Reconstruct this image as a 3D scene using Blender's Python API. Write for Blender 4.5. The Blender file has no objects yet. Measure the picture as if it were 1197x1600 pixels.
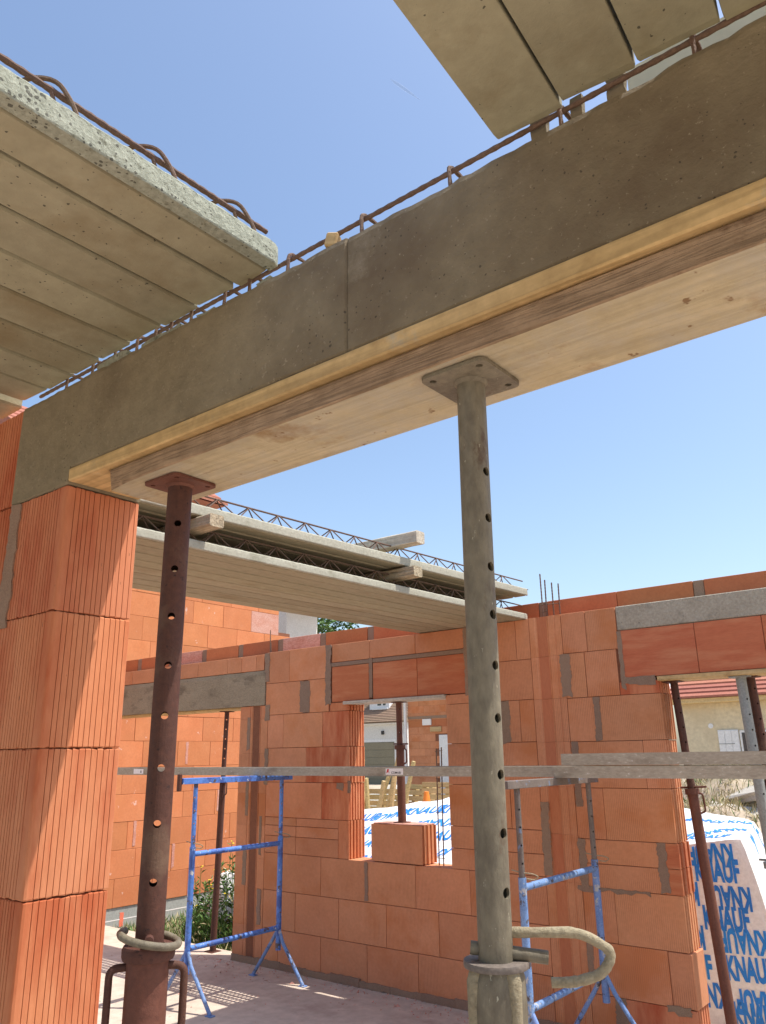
import bpy, bmesh, math, random
from mathutils import Vector, Matrix, Euler, noise
from mathutils.bvhtree import BVHTree
R = math.radians
random.seed(11)
SC = bpy.context.scene
COL = SC.collection

# ------------------------------------------------------------------ camera
cam_d = bpy.data.cameras.new('camera')
cam = bpy.data.objects.new('camera', cam_d); COL.objects.link(cam)
cam_d.sensor_fit = 'AUTO'; cam_d.sensor_width = 36.0; cam_d.lens = 36.0 * 1235.0 / 1600.0
cam_d.clip_start = 0.02; cam_d.clip_end = 6000
PITCH, ROLL, HEAD = 0.29855, -0.01504, 0.673
F = Vector((-math.sin(HEAD) * math.cos(PITCH), math.cos(HEAD) * math.cos(PITCH), math.sin(PITCH)))
R0 = Vector((math.cos(HEAD), math.sin(HEAD), 0)); U0 = R0.cross(F)
RT = R0 * math.cos(ROLL) + U0 * math.sin(ROLL); UP = U0 * math.cos(ROLL) - R0 * math.sin(ROLL)
cam.matrix_world = Matrix(((RT.x, UP.x, -F.x, 0), (RT.y, UP.y, -F.y, 0), (RT.z, UP.z, -F.z, 1.667), (0, 0, 0, 1)))
SC.camera = cam

# ------------------------------------------------------------------ sky, sun, exposure
SUN = Vector((0.38, 0.239, 1.0)).normalized()
elev = math.asin(SUN.z); azim = math.atan2(SUN.x, SUN.y)      # clockwise from +Y
w = bpy.data.worlds.new('World'); SC.world = w; w.use_nodes = True
nt = w.node_tree; nt.nodes.clear()
sky = nt.nodes.new('ShaderNodeTexSky'); sky.sky_type = 'NISHITA'; sky.sun_disc = False
sky.sun_elevation = elev; sky.sun_rotation = azim
sky.altitude = 100; sky.air_density = 1.15; sky.dust_density = 2.0; sky.ozone_density = 2.0
bg = nt.nodes.new('ShaderNodeBackground'); bg.inputs['Strength'].default_value = 0.15
wo = nt.nodes.new('ShaderNodeOutputWorld')
nt.links.new(sky.outputs[0], bg.inputs[0]); nt.links.new(bg.outputs[0], wo.inputs[0])
sl = bpy.data.lights.new('sun', 'SUN'); sl.energy = 4.1; sl.angle = R(0.5); sl.color = (1.0, 0.95, 0.87)
so = bpy.data.objects.new('sun', sl); COL.objects.link(so)
so.rotation_euler = SUN.to_track_quat('Z', 'Y').to_euler(); so.location = (6, 6, 20)
vs = SC.view_settings
vs.view_transform = 'Standard'; vs.look = 'None'; vs.gamma = 1.0; vs.use_curve_mapping = False; vs.exposure = 0.58
SC.cycles.max_bounces = 10; SC.cycles.diffuse_bounces = 6

# ------------------------------------------------------------------ materials
def mat(name, c1, c2, scale=6.0, rough=0.85, bump=0.15, bscale=60.0, pits=None, stripes=None, rnd=0.12, stain_or_shade=None,
        stretch=(1, 1, 1), spec=0.3, metal=0.0, grain=None, speck=None, fine_mix=0.55, scuff=None, hue=1.0):
    m = bpy.data.materials.new(name); m.use_nodes = True
    t = m.node_tree; N = t.nodes; L = t.links
    b = N['Principled BSDF']; b.inputs['Roughness'].default_value = rough; b.inputs['Metallic'].default_value = metal
    b.inputs['Specular IOR Level'].default_value = spec
    tc = N.new('ShaderNodeTexCoord'); oi = N.new('ShaderNodeObjectInfo')
    mul = N.new('ShaderNodeMath'); mul.operation = 'MULTIPLY'; mul.inputs[1].default_value = 37.0
    L.new(oi.outputs['Random'], mul.inputs[0])
    add = N.new('ShaderNodeVectorMath'); add.operation = 'ADD'
    L.new(tc.outputs['Object'], add.inputs[0]); L.new(mul.outputs[0], add.inputs[1])
    mp = N.new('ShaderNodeMapping'); mp.inputs['Scale'].default_value = stretch
    L.new(add.outputs[0], mp.inputs['Vector']); vec = mp.outputs[0]
    def noi(sc, det=5, ro=0.6, v=vec):
        n = N.new('ShaderNodeTexNoise'); n.inputs['Scale'].default_value = sc; n.inputs['Detail'].default_value = det
        n.inputs['Roughness'].default_value = ro; L.new(v, n.inputs['Vector']); return n.outputs['Fac']
    def ramp(f, a, bb, ca=(0, 0, 0, 1), cb=(1, 1, 1, 1)):
        r = N.new('ShaderNodeValToRGB'); r.color_ramp.elements[0].position = a; r.color_ramp.elements[1].position = bb
        r.color_ramp.elements[0].color = ca; r.color_ramp.elements[1].color = cb; L.new(f, r.inputs[0]); return r.outputs[0]
    def mix(f, a, bb, mode='MIX'):
        x = N.new('ShaderNodeMix'); x.data_type = 'RGBA'; x.blend_type = mode
        if isinstance(f, float): x.inputs['Factor'].default_value = f
        else: L.new(f, x.inputs['Factor'])
        for sock, v in (('A', a), ('B', bb)):
            s = [i for i in x.inputs if i.name == sock and i.type == 'RGBA'][0]
            if isinstance(v, tuple): s.default_value = (*v, 1)
            else: L.new(v, s)
        return [o for o in x.outputs if o.type == 'RGBA'][0]
    col = mix(ramp(noi(scale), 0.32, 0.68), c1, c2)
    fine = noi(scale * 9, 4)
    col = mix(fine_mix, col, mix(ramp(fine, 0.25, 0.75), tuple(x * 0.72 for x in c1), tuple(min(1, x * 1.22) for x in c2)), 'MIX')
    if stain_or_shade:
        sc_, c_, lo, hi = stain_or_shade
        col = mix(ramp(noi(sc_, 6, 0.65), lo, hi), col, c_)
    if scuff:
        sc_, c_, lo, hi = scuff
        col = mix(ramp(noi(sc_, 8, 0.75), lo, hi), col, c_)
    if speck:
        sc_, c_, lo, hi = speck
        col = mix(ramp(noi(sc_, 3, 0.7), lo, hi), col, c_)
    if rnd:
        hs = N.new('ShaderNodeHueSaturation')
        mr = N.new('ShaderNodeMapRange'); mr.inputs['To Min'].default_value = 1 - rnd; mr.inputs['To Max'].default_value = 1 + rnd
        L.new(oi.outputs['Random'], mr.inputs['Value']); L.new(mr.outputs[0], hs.inputs['Value'])
        m2 = N.new('ShaderNodeMath'); m2.operation = 'MULTIPLY'; m2.inputs[1].default_value = 7.31
        m3 = N.new('ShaderNodeMath'); m3.operation = 'FRACT'; L.new(oi.outputs['Random'], m2.inputs[0]); L.new(m2.outputs[0], m3.inputs[0])
        mh = N.new('ShaderNodeMapRange'); mh.inputs['To Min'].default_value = 0.5 - rnd * 0.06 * hue; mh.inputs['To Max'].default_value = 0.5 + rnd * 0.06 * hue
        L.new(m3.outputs[0], mh.inputs['Value']); L.new(mh.outputs[0], hs.inputs['Hue'])
        L.new(col, hs.inputs['Color']); col = hs.outputs[0]
    h = noi(bscale, 6, 0.7)
    if pits:
        sc_, thr, amt = pits
        v = N.new('ShaderNodeTexVoronoi'); v.inputs['Scale'].default_value = sc_; v.inputs['Randomness'].default_value = 1.0
        wv = N.new('ShaderNodeVectorMath'); wv.operation = 'ADD'
        nn = N.new('ShaderNodeTexNoise'); nn.inputs['Scale'].default_value = sc_ * 1.3; L.new(vec, nn.inputs['Vector'])
        sca = N.new('ShaderNodeVectorMath'); sca.operation = 'SCALE'; sca.inputs['Scale'].default_value = 0.6 / sc_
        L.new(nn.outputs['Color'], sca.inputs[0]); L.new(vec, wv.inputs[0]); L.new(sca.outputs[0], wv.inputs[1])
        L.new(wv.outputs[0], v.inputs['Vector'])
        # pit radius differs from cell to cell
        sx = N.new('ShaderNodeSeparateColor'); L.new(v.outputs['Color'], sx.inputs[0])
        pw = N.new('ShaderNodeMath'); pw.operation = 'POWER'; pw.inputs[1].default_value = 2.2; L.new(sx.outputs[0], pw.inputs[0])
        ml = N.new('ShaderNodeMath'); ml.operation = 'MULTIPLY'; ml.inputs[1].default_value = thr; L.new(pw.outputs[0], ml.inputs[0])
        mk = N.new('ShaderNodeMath'); mk.operation = 'MULTIPLY'; L.new(ml.outputs[0], mk.inputs[0]); L.new(ramp(noi(3.3, 4, 0.7), 0.42, 0.66, (0.25, 0.25, 0.25, 1), (1.25, 1.25, 1.25, 1)), mk.inputs[1])
        lt = N.new('ShaderNodeMath'); lt.operation = 'LESS_THAN'; L.new(v.outputs['Distance'], lt.inputs[0]); L.new(mk.outputs[0], lt.inputs[1])
        col = mix(lt.outputs[0], col, mix(amt, col, (0.03, 0.025, 0.02)))
        sb = N.new('ShaderNodeMath'); sb.operation = 'SUBTRACT'; L.new(h, sb.inputs[0]); L.new(lt.outputs[0], sb.inputs[1]); h = sb.outputs[0]
    if stripes:
        ax, per, amt, dk = stripes
        wv = N.new('ShaderNodeTexWave'); wv.bands_direction = ax; wv.inputs['Scale'].default_value = 0.314159 / per
        wv.inputs['Distortion'].default_value = 0.25; wv.inputs['Detail'].default_value = 1; wv.inputs['Detail Scale'].default_value = 3
        L.new(tc.outputs['Object'], wv.inputs['Vector'])
        g = ramp(wv.outputs['Fac'], 0.0, 0.22)
        ms = ramp(noi(4.0, 2), 0.38, 0.6)
        sm = N.new('ShaderNodeMath'); sm.operation = 'MULTIPLY'; L.new(ramp(g, 0, 1, (1, 1, 1, 1), (0, 0, 0, 1)), sm.inputs[0]); L.new(ms, sm.inputs[1])
        col = mix(sm.outputs[0], col, mix(dk, col, (0.12, 0.03, 0.012)))
        sb = N.new('ShaderNodeMath'); sb.operation = 'MULTIPLY_ADD'; sb.inputs[1].default_value = -amt
        L.new(sm.outputs[0], sb.inputs[0]); L.new(h, sb.inputs[2]); h = sb.outputs[0]
    if grain:
        ax, sc_, dist, dk = grain       # wood grain: stretched noise bands
        gm = N.new('ShaderNodeMapping'); s = [sc_, sc_, sc_]; s[ax] = sc_ * 0.035; gm.inputs['Scale'].default_value = s
        L.new(add.outputs[0], gm.inputs['Vector'])
        n2 = N.new('ShaderNodeTexNoise'); n2.inputs['Scale'].default_value = 1.0; n2.inputs['Detail'].default_value = 4; n2.inputs['Distortion'].default_value = dist
        L.new(gm.outputs[0], n2.inputs['Vector'])
        g = ramp(n2.outputs['Fac'], 0.42, 0.62)
        col = mix(g, col, mix(dk, col, tuple(x * 0.35 for x in c1)))
        sb = N.new('ShaderNodeMath'); sb.operation = 'MULTIPLY_ADD'; sb.inputs[1].default_value = -0.5
        L.new(g, sb.inputs[0]); L.new(h, sb.inputs[2]); h = sb.outputs[0]
    L.new(col, b.inputs['Base Color'])
    rr = N.new('ShaderNodeMapRange'); rr.inputs['To Min'].default_value = max(0.05, rough - 0.12); rr.inputs['To Max'].default_value = min(1, rough + 0.1)
    L.new(fine, rr.inputs['Value']); L.new(rr.outputs[0], b.inputs['Roughness'])
    bp = N.new('ShaderNodeBump'); bp.inputs['Strength'].default_value = bump; bp.inputs['Distance'].default_value = 0.01
    L.new(h, bp.inputs['Height']); L.new(bp.outputs[0], b.inputs['Normal'])
    return m

BR1, BR2 = (0.565, 0.236, 0.113), (0.61, 0.272, 0.142)
MT = {
 'brick': mat('terracotta', BR1, BR2, 5, 0.9, 0.12, 140, stripes=('X', 0.0125, 0.6, 0.42), rnd=0.08, hue=0.35, fine_mix=0.28, stain_or_shade=(1.7, (0.53, 0.195, 0.078), 0.52, 0.66)),
 'brick_y': mat('terracotta_side', (0.545, 0.185, 0.072), (0.585, 0.225, 0.098), 5, 0.9, 0.12, 140, stripes=('Y', 0.0125, 0.5, 0.30), rnd=0.10, fine_mix=0.28, stain_or_shade=(1.7, (0.53, 0.195, 0.078), 0.52, 0.66), speck=(9, (0.66, 0.42, 0.33), 0.68, 0.73), hue=0.3),
 'brick_plain': mat('terracotta_grooved', (0.545, 0.185, 0.080), (0.61, 0.248, 0.125), 4, 0.9, 0.14, 160, rnd=0.05, fine_mix=0.25, stretch=(2.2, 2.2, 0.55), stain_or_shade=(2.6, (0.44, 0.105, 0.042), 0.46, 0.64), pits=(60, 0.2, 0.5)),
 'brick_red': mat('terracotta_red', (0.45, 0.125, 0.055), (0.52, 0.175, 0.08), 6, 0.85, 0.12, 90, rnd=0.06, fine_mix=0.3, stretch=(0.5, 1, 3.5), stain_or_shade=(3, (0.54, 0.225, 0.11), 0.5, 0.7)),
 'brick_chan': mat('terracotta_channel', (0.47, 0.155, 0.07), (0.53, 0.205, 0.10), 5, 0.85, 0.12, 90, rnd=0.05, fine_mix=0.3, stretch=(3, 1, 0.6), stain_or_shade=(2.5, (0.42, 0.12, 0.05), 0.5, 0.68)),
 'brick_pink': mat('terracotta_bloom', (0.50, 0.17, 0.10), (0.62, 0.38, 0.31), 7, 0.9, 0.1, 90, rnd=0.05, stretch=(0.6, 1, 1.6)),
 'brick_dark': mat('terracotta_edge', (0.45, 0.145, 0.06), (0.50, 0.18, 0.08), 6, 0.9, 0.1, 90, rnd=0.08, fine_mix=0.3),
 'mortar': mat('grey_mortar', (0.245, 0.158, 0.105), (0.31, 0.212, 0.148), 25, 0.95, 0.5, 90, rnd=0.08),
 'core': mat('joint_mortar', (0.20, 0.075, 0.04), (0.26, 0.11, 0.06), 20, 0.95, 0.3, 60, rnd=0),
 'beam': mat('beam_concrete', (0.215, 0.174, 0.108), (0.29, 0.24, 0.155), 2.6, 0.92, 0.55, 60, pits=(120, 0.26, 0.65), rnd=0, fine_mix=0.4, stain_or_shade=(1.9, (0.145, 0.105, 0.064), 0.50, 0.74), speck=(95, (0.33, 0.275, 0.19), 0.62, 0.72), scuff=(4.5, (0.29, 0.24, 0.165), 0.60, 0.74)),
 'slab': mat('slab_concrete', (0.295, 0.265, 0.170), (0.365, 0.335, 0.225), 3.0, 0.9, 0.2, 60, pits=(85, 0.30, 0.75), rnd=0.06, fine_mix=0.35, stain_or_shade=(2.6, (0.225, 0.178, 0.095), 0.5, 0.72)),
 'slab_rough': mat('rough_concrete_edge', (0.31, 0.325, 0.245), (0.42, 0.43, 0.345), 10, 0.95, 1.0, 45, pits=(115, 0.42, 0.7), rnd=0.04, fine_mix=0.7, stain_or_shade=(34, (0.17, 0.17, 0.12), 0.60, 0.68)),  # fine dark flecks paint the shade of crevices into the edge colour
 'slab_side': mat('smooth_slab_side', (0.34, 0.325, 0.255), (0.42, 0.405, 0.33), 8, 0.95, 0.35, 60, rnd=0.04, fine_mix=0.4, stain_or_shade=(5, (0.28, 0.265, 0.2), 0.56, 0.7)),
 'slab_far': mat('stacked_slab_concrete', (0.31, 0.272, 0.18), (0.375, 0.335, 0.235), 4, 0.9, 0.15, 60, rnd=0.10, stretch=(3, 0.6, 3), stain_or_shade=(2.0, (0.26, 0.21, 0.125), 0.55, 0.7)),
 'lintel': mat('lintel_concrete', (0.235, 0.188, 0.122), (0.35, 0.29, 0.20), 5, 0.92, 0.3, 60, rnd=0.04, stain_or_shade=(3, (0.17, 0.135, 0.092), 0.52, 0.66), stretch=(1, 1, 2.4), pits=(22, 0.25, 0.6)),
 'lintel_pale': mat('pale_lintel_concrete', (0.32, 0.275, 0.205), (0.43, 0.385, 0.305), 7, 0.95, 0.8, 50, rnd=0.0, pits=(34, 0.22, 0.5), stain_or_shade=(5, (0.23, 0.205, 0.16), 0.55, 0.7)),
 'wood_y': mat('fresh_pine', (0.55, 0.36, 0.15), (0.64, 0.45, 0.22), 4, 0.75, 0.15, 80, grain=(0, 55, 0.8, 0.35), rnd=0.05, stain_or_shade=(5, (0.40, 0.235, 0.095), 0.60, 0.72), scuff=(6, (0.46, 0.40, 0.29), 0.58, 0.70)),
 'wood_o': mat('weathered_pine', (0.41, 0.335, 0.20), (0.52, 0.44, 0.285), 3, 0.85, 0.4, 90, grain=(0, 60, 1.0, 0.22), rnd=0.05, fine_mix=0.35, scuff=(4.5, (0.43, 0.385, 0.30), 0.42, 0.62), stain_or_shade=(6, (0.31, 0.205, 0.10), 0.58, 0.70), speck=(26, (0.22, 0.135, 0.065), 0.66, 0.71)),
 'wood_stain': mat('brown_stained_edge', (0.33, 0.215, 0.125), (0.45, 0.315, 0.20), 3, 0.85, 0.5, 90, grain=(0, 130, 1.8, 0.5), rnd=0, stain_or_shade=(7, (0.17, 0.085, 0.045), 0.62, 0.70)),
 'wood_end': mat('rough_timber', (0.44, 0.35, 0.225), (0.55, 0.46, 0.32), 7, 0.9, 0.6, 50, grain=(0, 45, 1.4, 0.5), rnd=0.1),
 'wood_grey': mat('pale_timber_board', (0.52, 0.45, 0.35), (0.62, 0.56, 0.46), 6, 0.9, 0.4, 60, grain=(0, 45, 1.0, 0.4), rnd=0.05),
 'rust': mat('rusty_steel', (0.068, 0.026, 0.018), (0.105, 0.042, 0.027), 9, 0.72, 0.25, 90, rnd=0.08, stain_or_shade=(5, (0.15, 0.088, 0.056), 0.55, 0.72), speck=(60, (0.04, 0.018, 0.014), 0.62, 0.68), spec=0.35),
 'rust_red': mat('red_primer_steel', (0.118, 0.044, 0.029), (0.165, 0.066, 0.042), 9, 0.68, 0.2, 80, rnd=0.06, stain_or_shade=(8, (0.12, 0.06, 0.045), 0.6, 0.7)),
 'rebar': mat('rebar_steel', (0.125, 0.072, 0.05), (0.22, 0.145, 0.105), 20, 0.8, 0.5, 220, rnd=0.15, metal=0.2),
 'khaki': mat('mortar_splashed_steel', (0.128, 0.105, 0.072), (0.225, 0.195, 0.135), 9, 0.62, 0.3, 110, rnd=0, fine_mix=0.6, scuff=(5, (0.095, 0.075, 0.052), 0.50, 0.66), stain_or_shade=(22, (0.11, 0.07, 0.042), 0.60, 0.68), speck=(130, (0.40, 0.37, 0.28), 0.68, 0.74), spec=0.45, stretch=(1, 1, 0.45)),
 'khaki_rough': mat('crusted_steel', (0.255, 0.21, 0.135), (0.38, 0.325, 0.22), 16, 0.85, 0.7, 70, rnd=0, stain_or_shade=(14, (0.24, 0.185, 0.12), 0.56, 0.66)),
 'blue': mat('blue_paint', (0.075, 0.20, 0.60), (0.115, 0.27, 0.68), 6, 0.45, 0.1, 60, rnd=0.05, speck=(19, (0.58, 0.60, 0.62), 0.63, 0.67), stain_or_shade=(17, (0.10, 0.075, 0.07), 0.57, 0.61), scuff=(7, (0.05, 0.11, 0.36), 0.5, 0.6), spec=0.5),
 'blue_worn': mat('worn_blue_steel', (0.10, 0.19, 0.44), (0.22, 0.33, 0.56), 14, 0.65, 0.2, 80, rnd=0.1, stain_or_shade=(20, (0.09, 0.075, 0.075), 0.56, 0.62), speck=(15, (0.42, 0.42, 0.42), 0.60, 0.66)),
 'dark_steel': mat('bare_dark_steel', (0.10, 0.085, 0.075), (0.20, 0.165, 0.14), 18, 0.65, 0.2, 80, rnd=0.1, stain_or_shade=(16, (0.16, 0.20, 0.30), 0.6, 0.66)),
 'galv': mat('galvanised_plank', (0.30, 0.26, 0.19), (0.40, 0.355, 0.275), 10, 0.6, 0.2, 70, rnd=0.08, stain_or_shade=(7, (0.22, 0.18, 0.13), 0.55, 0.68), speck=(90, (0.60, 0.57, 0.52), 0.66, 0.72), spec=0.5, stretch=(0.4, 1, 1)),
 'grey_steel': mat('grey_prop_steel', (0.22, 0.23, 0.215), (0.31, 0.32, 0.30), 10, 0.6, 0.2, 70, rnd=0.05, spec=0.5),
 'floor': mat('dusty_screed', (0.49, 0.40, 0.32), (0.55, 0.455, 0.37), 1.3, 0.95, 0.25, 22, rnd=0, stain_or_shade=(2.2, (0.375, 0.28, 0.225), 0.54, 0.72), speck=(14, (0.30, 0.20, 0.155), 0.68, 0.73)),
 'dirt': mat('site_earth', (0.36, 0.285, 0.20), (0.50, 0.42, 0.32), 0.8, 0.98, 0.8, 6, rnd=0, stain_or_shade=(0.35, (0.24, 0.22, 0.115), 0.52, 0.66)),
 'render_grey': mat('grey_waterproof_render', (0.30, 0.31, 0.285), (0.36, 0.37, 0.345), 6, 0.9, 0.2, 40, rnd=0),
 'film': mat('white_plastic_film', (0.86, 0.85, 0.83), (0.90, 0.89, 0.875), 4, 0.32, 0.75, 13, rnd=0, spec=0.5),
 'ink': mat('blue_print', (0.006, 0.20, 0.70), (0.012, 0.25, 0.75), 8, 0.4, 0.1, 20, rnd=0.1, spec=0.5),
 'leaf': mat('leaf_green', (0.055, 0.115, 0.022), (0.10, 0.185, 0.04), 3, 0.6, 0.1, 20, rnd=0.1),
 'leaf_dark': mat('dark_leaf_green', (0.03, 0.065, 0.018), (0.06, 0.12, 0.03), 0.9, 0.6, 0.1, 20, rnd=0),
 'dry': mat('dry_grass', (0.36, 0.30, 0.15), (0.48, 0.42, 0.24), 3, 0.8, 0.1, 20, rnd=0.1),
 'flower': mat('yellow_flower', (0.72, 0.50, 0.03), (0.80, 0.62, 0.06), 5, 0.7, 0.05, 20, rnd=0),
 'bark': mat('bark', (0.12, 0.085, 0.055), (0.19, 0.14, 0.10), 8, 0.95, 0.8, 20, rnd=0),
 'white_wall': mat('white_render', (0.66, 0.65, 0.62), (0.72, 0.71, 0.68), 2, 0.9, 0.15, 30, rnd=0),
 'cream_wall': mat('cream_render', (0.62, 0.52, 0.345), (0.68, 0.585, 0.405), 1.2, 0.9, 0.15, 30, rnd=0, stain_or_shade=(0.9, (0.57, 0.47, 0.31), 0.5, 0.7)),
 'roughcast': mat('white_roughcast', (0.62, 0.60, 0.53), (0.72, 0.70, 0.64), 9, 0.95, 0.9, 26, rnd=0),
 'tile_red': mat('red_roof_tile', (0.33, 0.118, 0.078), (0.41, 0.165, 0.112), 2.5, 0.85, 0.3, 30, rnd=0.1),
 'tile_brown': mat('brown_roof_tile', (0.20, 0.13, 0.085), (0.30, 0.205, 0.14), 2.5, 0.85, 0.3, 30, rnd=0.1),
 'olive': mat('olive_garage_door', (0.23, 0.205, 0.14), (0.26, 0.235, 0.165), 2, 0.6, 0.05, 20, rnd=0),
 'shutter': mat('white_shutter', (0.72, 0.72, 0.71), (0.78, 0.78, 0.77), 3, 0.6, 0.05, 30, rnd=0.02),
 'glass': mat('window_glass', (0.03, 0.035, 0.04), (0.05, 0.055, 0.06), 2, 0.1, 0.0, 10, rnd=0, spec=0.8),
 'timber': mat('pallet_wood', (0.56, 0.40, 0.18), (0.68, 0.51, 0.26), 6, 0.85, 0.3, 40, grain=(0, 30, 1, 0.3), rnd=0.15),
 'orange': mat('orange_plastic', (0.80, 0.20, 0.025), (0.84, 0.25, 0.04), 4, 0.5, 0.05, 20, rnd=0),
 'red_mark': mat('red_spray_paint', (0.75, 0.16, 0.09), (0.80, 0.22, 0.13), 20, 0.8, 0.1, 40, rnd=0),
 'label': mat('label_white', (0.78, 0.74, 0.70), (0.84, 0.80, 0.77), 30, 0.5, 0.05, 40, rnd=0),
 'label_ink': mat('label_black_ink', (0.03, 0.03, 0.03), (0.05, 0.05, 0.05), 30, 0.6, 0.0, 40, rnd=0),
 'label_red': mat('label_red_ink', (0.55, 0.03, 0.03), (0.6, 0.05, 0.05), 30, 0.6, 0.0, 40, rnd=0),
 'rubble': mat('rubble_stone', (0.40, 0.37, 0.31), (0.52, 0.49, 0.43), 4, 0.95, 0.6, 12, rnd=0.12),
}

# ------------------------------------------------------------------ mesh helpers
def link(name, me, m=None, parent=None, loc=(0, 0, 0), rot=(0, 0, 0)):
    o = bpy.data.objects.new(name, me); COL.objects.link(o)
    if me is not None and m is not None and not me.materials: me.materials.append(MT[m])
    o.location = loc; o.rotation_euler = rot
    if parent is not None: o.parent = parent
    return o
def tag(o, label, cat, group=None, kind=None):
    if label: o['label'] = label
    if cat: o['category'] = cat
    if group: o['group'] = group
    if kind: o['kind'] = kind
    return o
def thing(name, label, cat, loc=(0, 0, 0), rot=(0, 0, 0), group=None):
    return tag(link(name, None, None, None, loc, rot), label, cat, group)
def struct(name, me, m):
    o = link(name, me, m); o['kind'] = 'structure'; return o
def fin(bm, name='mesh', smooth=False):
    bmesh.ops.recalc_face_normals(bm, faces=bm.faces[:])
    me = bpy.data.meshes.new(name); bm.to_mesh(me); bm.free()
    if smooth:
        for p in me.polygons: p.use_smooth = True
        try: me.set_sharp_from_angle(angle=R(40))
        except Exception: pass
    return me
def a_box(bm, x0, x1, y0, y1, z0, z1, bev=0.0):
    vs_ = [bm.verts.new(p) for p in ((x0, y0, z0), (x1, y0, z0), (x1, y1, z0), (x0, y1, z0), (x0, y0, z1), (x1, y0, z1), (x1, y1, z1), (x0, y1, z1))]
    fs = [bm.faces.new([vs_[i] for i in f]) for f in ((0, 3, 2, 1), (4, 5, 6, 7), (0, 1, 5, 4), (1, 2, 6, 5), (2, 3, 7, 6), (3, 0, 4, 7))]
    if bev > 0:
        es = list({e for f in fs for e in f.edges})
        bmesh.ops.bevel(bm, geom=es, offset=bev, segments=1, affect='EDGES', profile=0.5)
def box(x0, x1, y0, y1, z0, z1, bev=0.0):
    bm = bmesh.new(); a_box(bm, x0, x1, y0, y1, z0, z1, bev); return fin(bm)
_bc = {}
def cbox(sx, sy, sz, bev, key=''):
    k = (round(sx, 3), round(sy, 3), round(sz, 3), bev, key)
    if k not in _bc: _bc[k] = box(-sx / 2, sx / 2, -sy / 2, sy / 2, -sz / 2, sz / 2, bev)
    return _bc[k]
def a_prism(bm, prof, z0, z1, axis='z'):
    """profile polygon extruded; axis z: (x,y)->z ; axis y: (x,z)->y ; axis x: (y,z)->x"""
    def P(a, b, t): return (a, b, t) if axis == 'z' else ((a, t, b) if axis == 'y' else (t, a, b))
    lo = [bm.verts.new(P(a, b, z0)) for a, b in prof]; hi = [bm.verts.new(P(a, b, z1)) for a, b in prof]
    n = len(prof)
    bm.faces.new(lo); bm.faces.new(hi[::-1])
    for i in range(n): bm.faces.new((lo[i], lo[(i + 1) % n], hi[(i + 1) % n], hi[i]))
def prism(prof, z0, z1, axis='z'):
    bm = bmesh.new(); a_prism(bm, prof, z0, z1, axis); return fin(bm)
def a_tube(bm, pts, r, n=8, cap=True, rs=None, closed=False):
    pts = [Vector(p) for p in pts]; rings = []; N_ = len(pts); ref = None
    for i, p in enumerate(pts):
        if closed: d = pts[(i + 1) % N_] - pts[i - 1]
        else: d = (pts[min(i + 1, N_ - 1)] - pts[max(i - 1, 0)])
        d.normalize()
        if ref is None: ref = d.orthogonal().normalized()
        ref = (ref - d * ref.dot(d))
        if ref.length < 1e-6: ref = d.orthogonal()
        ref.normalize(); q = d.cross(ref)
        rr = rs[i] if rs else r
        rings.append([bm.verts.new(p + (ref * math.cos(2 * math.pi * k / n) + q * math.sin(2 * math.pi * k / n)) * rr) for k in range(n)])
    for i in range(N_ if closed else N_ - 1):
        a, b = rings[i], rings[(i + 1) % N_]
        for k in range(n): bm.faces.new((a[k], a[(k + 1) % n], b[(k + 1) % n], b[k]))
    if cap and not closed: bm.faces.new(rings[0][::-1]); bm.faces.new(rings[-1])
def tube(pts, r, n=10, **k):
    bm = bmesh.new(); a_tube(bm, pts, r, n, **k); return fin(bm, smooth=True)
def a_lathe(bm, prof, n=24, close=True):
    rings = [[bm.verts.new((r * math.cos(2 * math.pi * k / n), r * math.sin(2 * math.pi * k / n), z)) for k in range(n)] for r, z in prof]
    m_ = len(rings)
    for i in range(m_ if close else m_ - 1):
        a, b = rings[i], rings[(i + 1) % m_]
        for k in range(n): bm.faces.new((a[k], a[(k + 1) % n], b[(k + 1) % n], b[k]))
def lathe(prof, n=24):
    bm = bmesh.new(); a_lathe(bm, prof, n); return fin(bm, smooth=True)
def fillet(pts, rad, seg=5):
    """round the inner corners of a polyline"""
    pts = [Vector(p) for p in pts]; out = [pts[0]]
    for i in range(1, len(pts) - 1):
        a, b, c = pts[i - 1], pts[i], pts[i + 1]
        u = (a - b); v = (c - b); d = min(rad, u.length * 0.45, v.length * 0.45)
        p0 = b + u.normalized() * d; p1 = b + v.normalized() * d
        for s in range(seg + 1):
            t = s / seg; out.append(p0 * (1 - t) ** 2 + b * 2 * t * (1 - t) + p1 * t * t)
    out.append(pts[-1]); return out
def rebar_mesh(pts, r, n=6):
    """ribbed bar: radius alternates along the length"""
    pts = [Vector(p) for p in pts]; out = []; rs = []
    for a, b in zip(pts[:-1], pts[1:]):
        k = max(1, int((b - a).length / 0.012))
        for i in range(k): out.append(a.lerp(b, i / k)); rs.append(r * (1.14 if len(rs) % 2 else 0.94))
    out.append(pts[-1]); rs.append(r)
    bm = bmesh.new(); a_tube(bm, out, r, n, rs=rs); return fin(bm, smooth=False)
def boolean_cut(me, cutters):
    a = bpy.data.objects.new('tmp_a', me); b = bpy.data.objects.new('tmp_b', cutters)
    COL.objects.link(a); COL.objects.link(b)
    md = a.modifiers.new('b', 'BOOLEAN'); md.object = b; md.operation = 'DIFFERENCE'; md.solver = 'EXACT'
    dg = bpy.context.evaluated_depsgraph_get(); dg.update()
    out = bpy.data.meshes.new_from_object(a.evaluated_get(dg))
    bpy.data.objects.remove(a); bpy.data.objects.remove(b)
    return out
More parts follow.
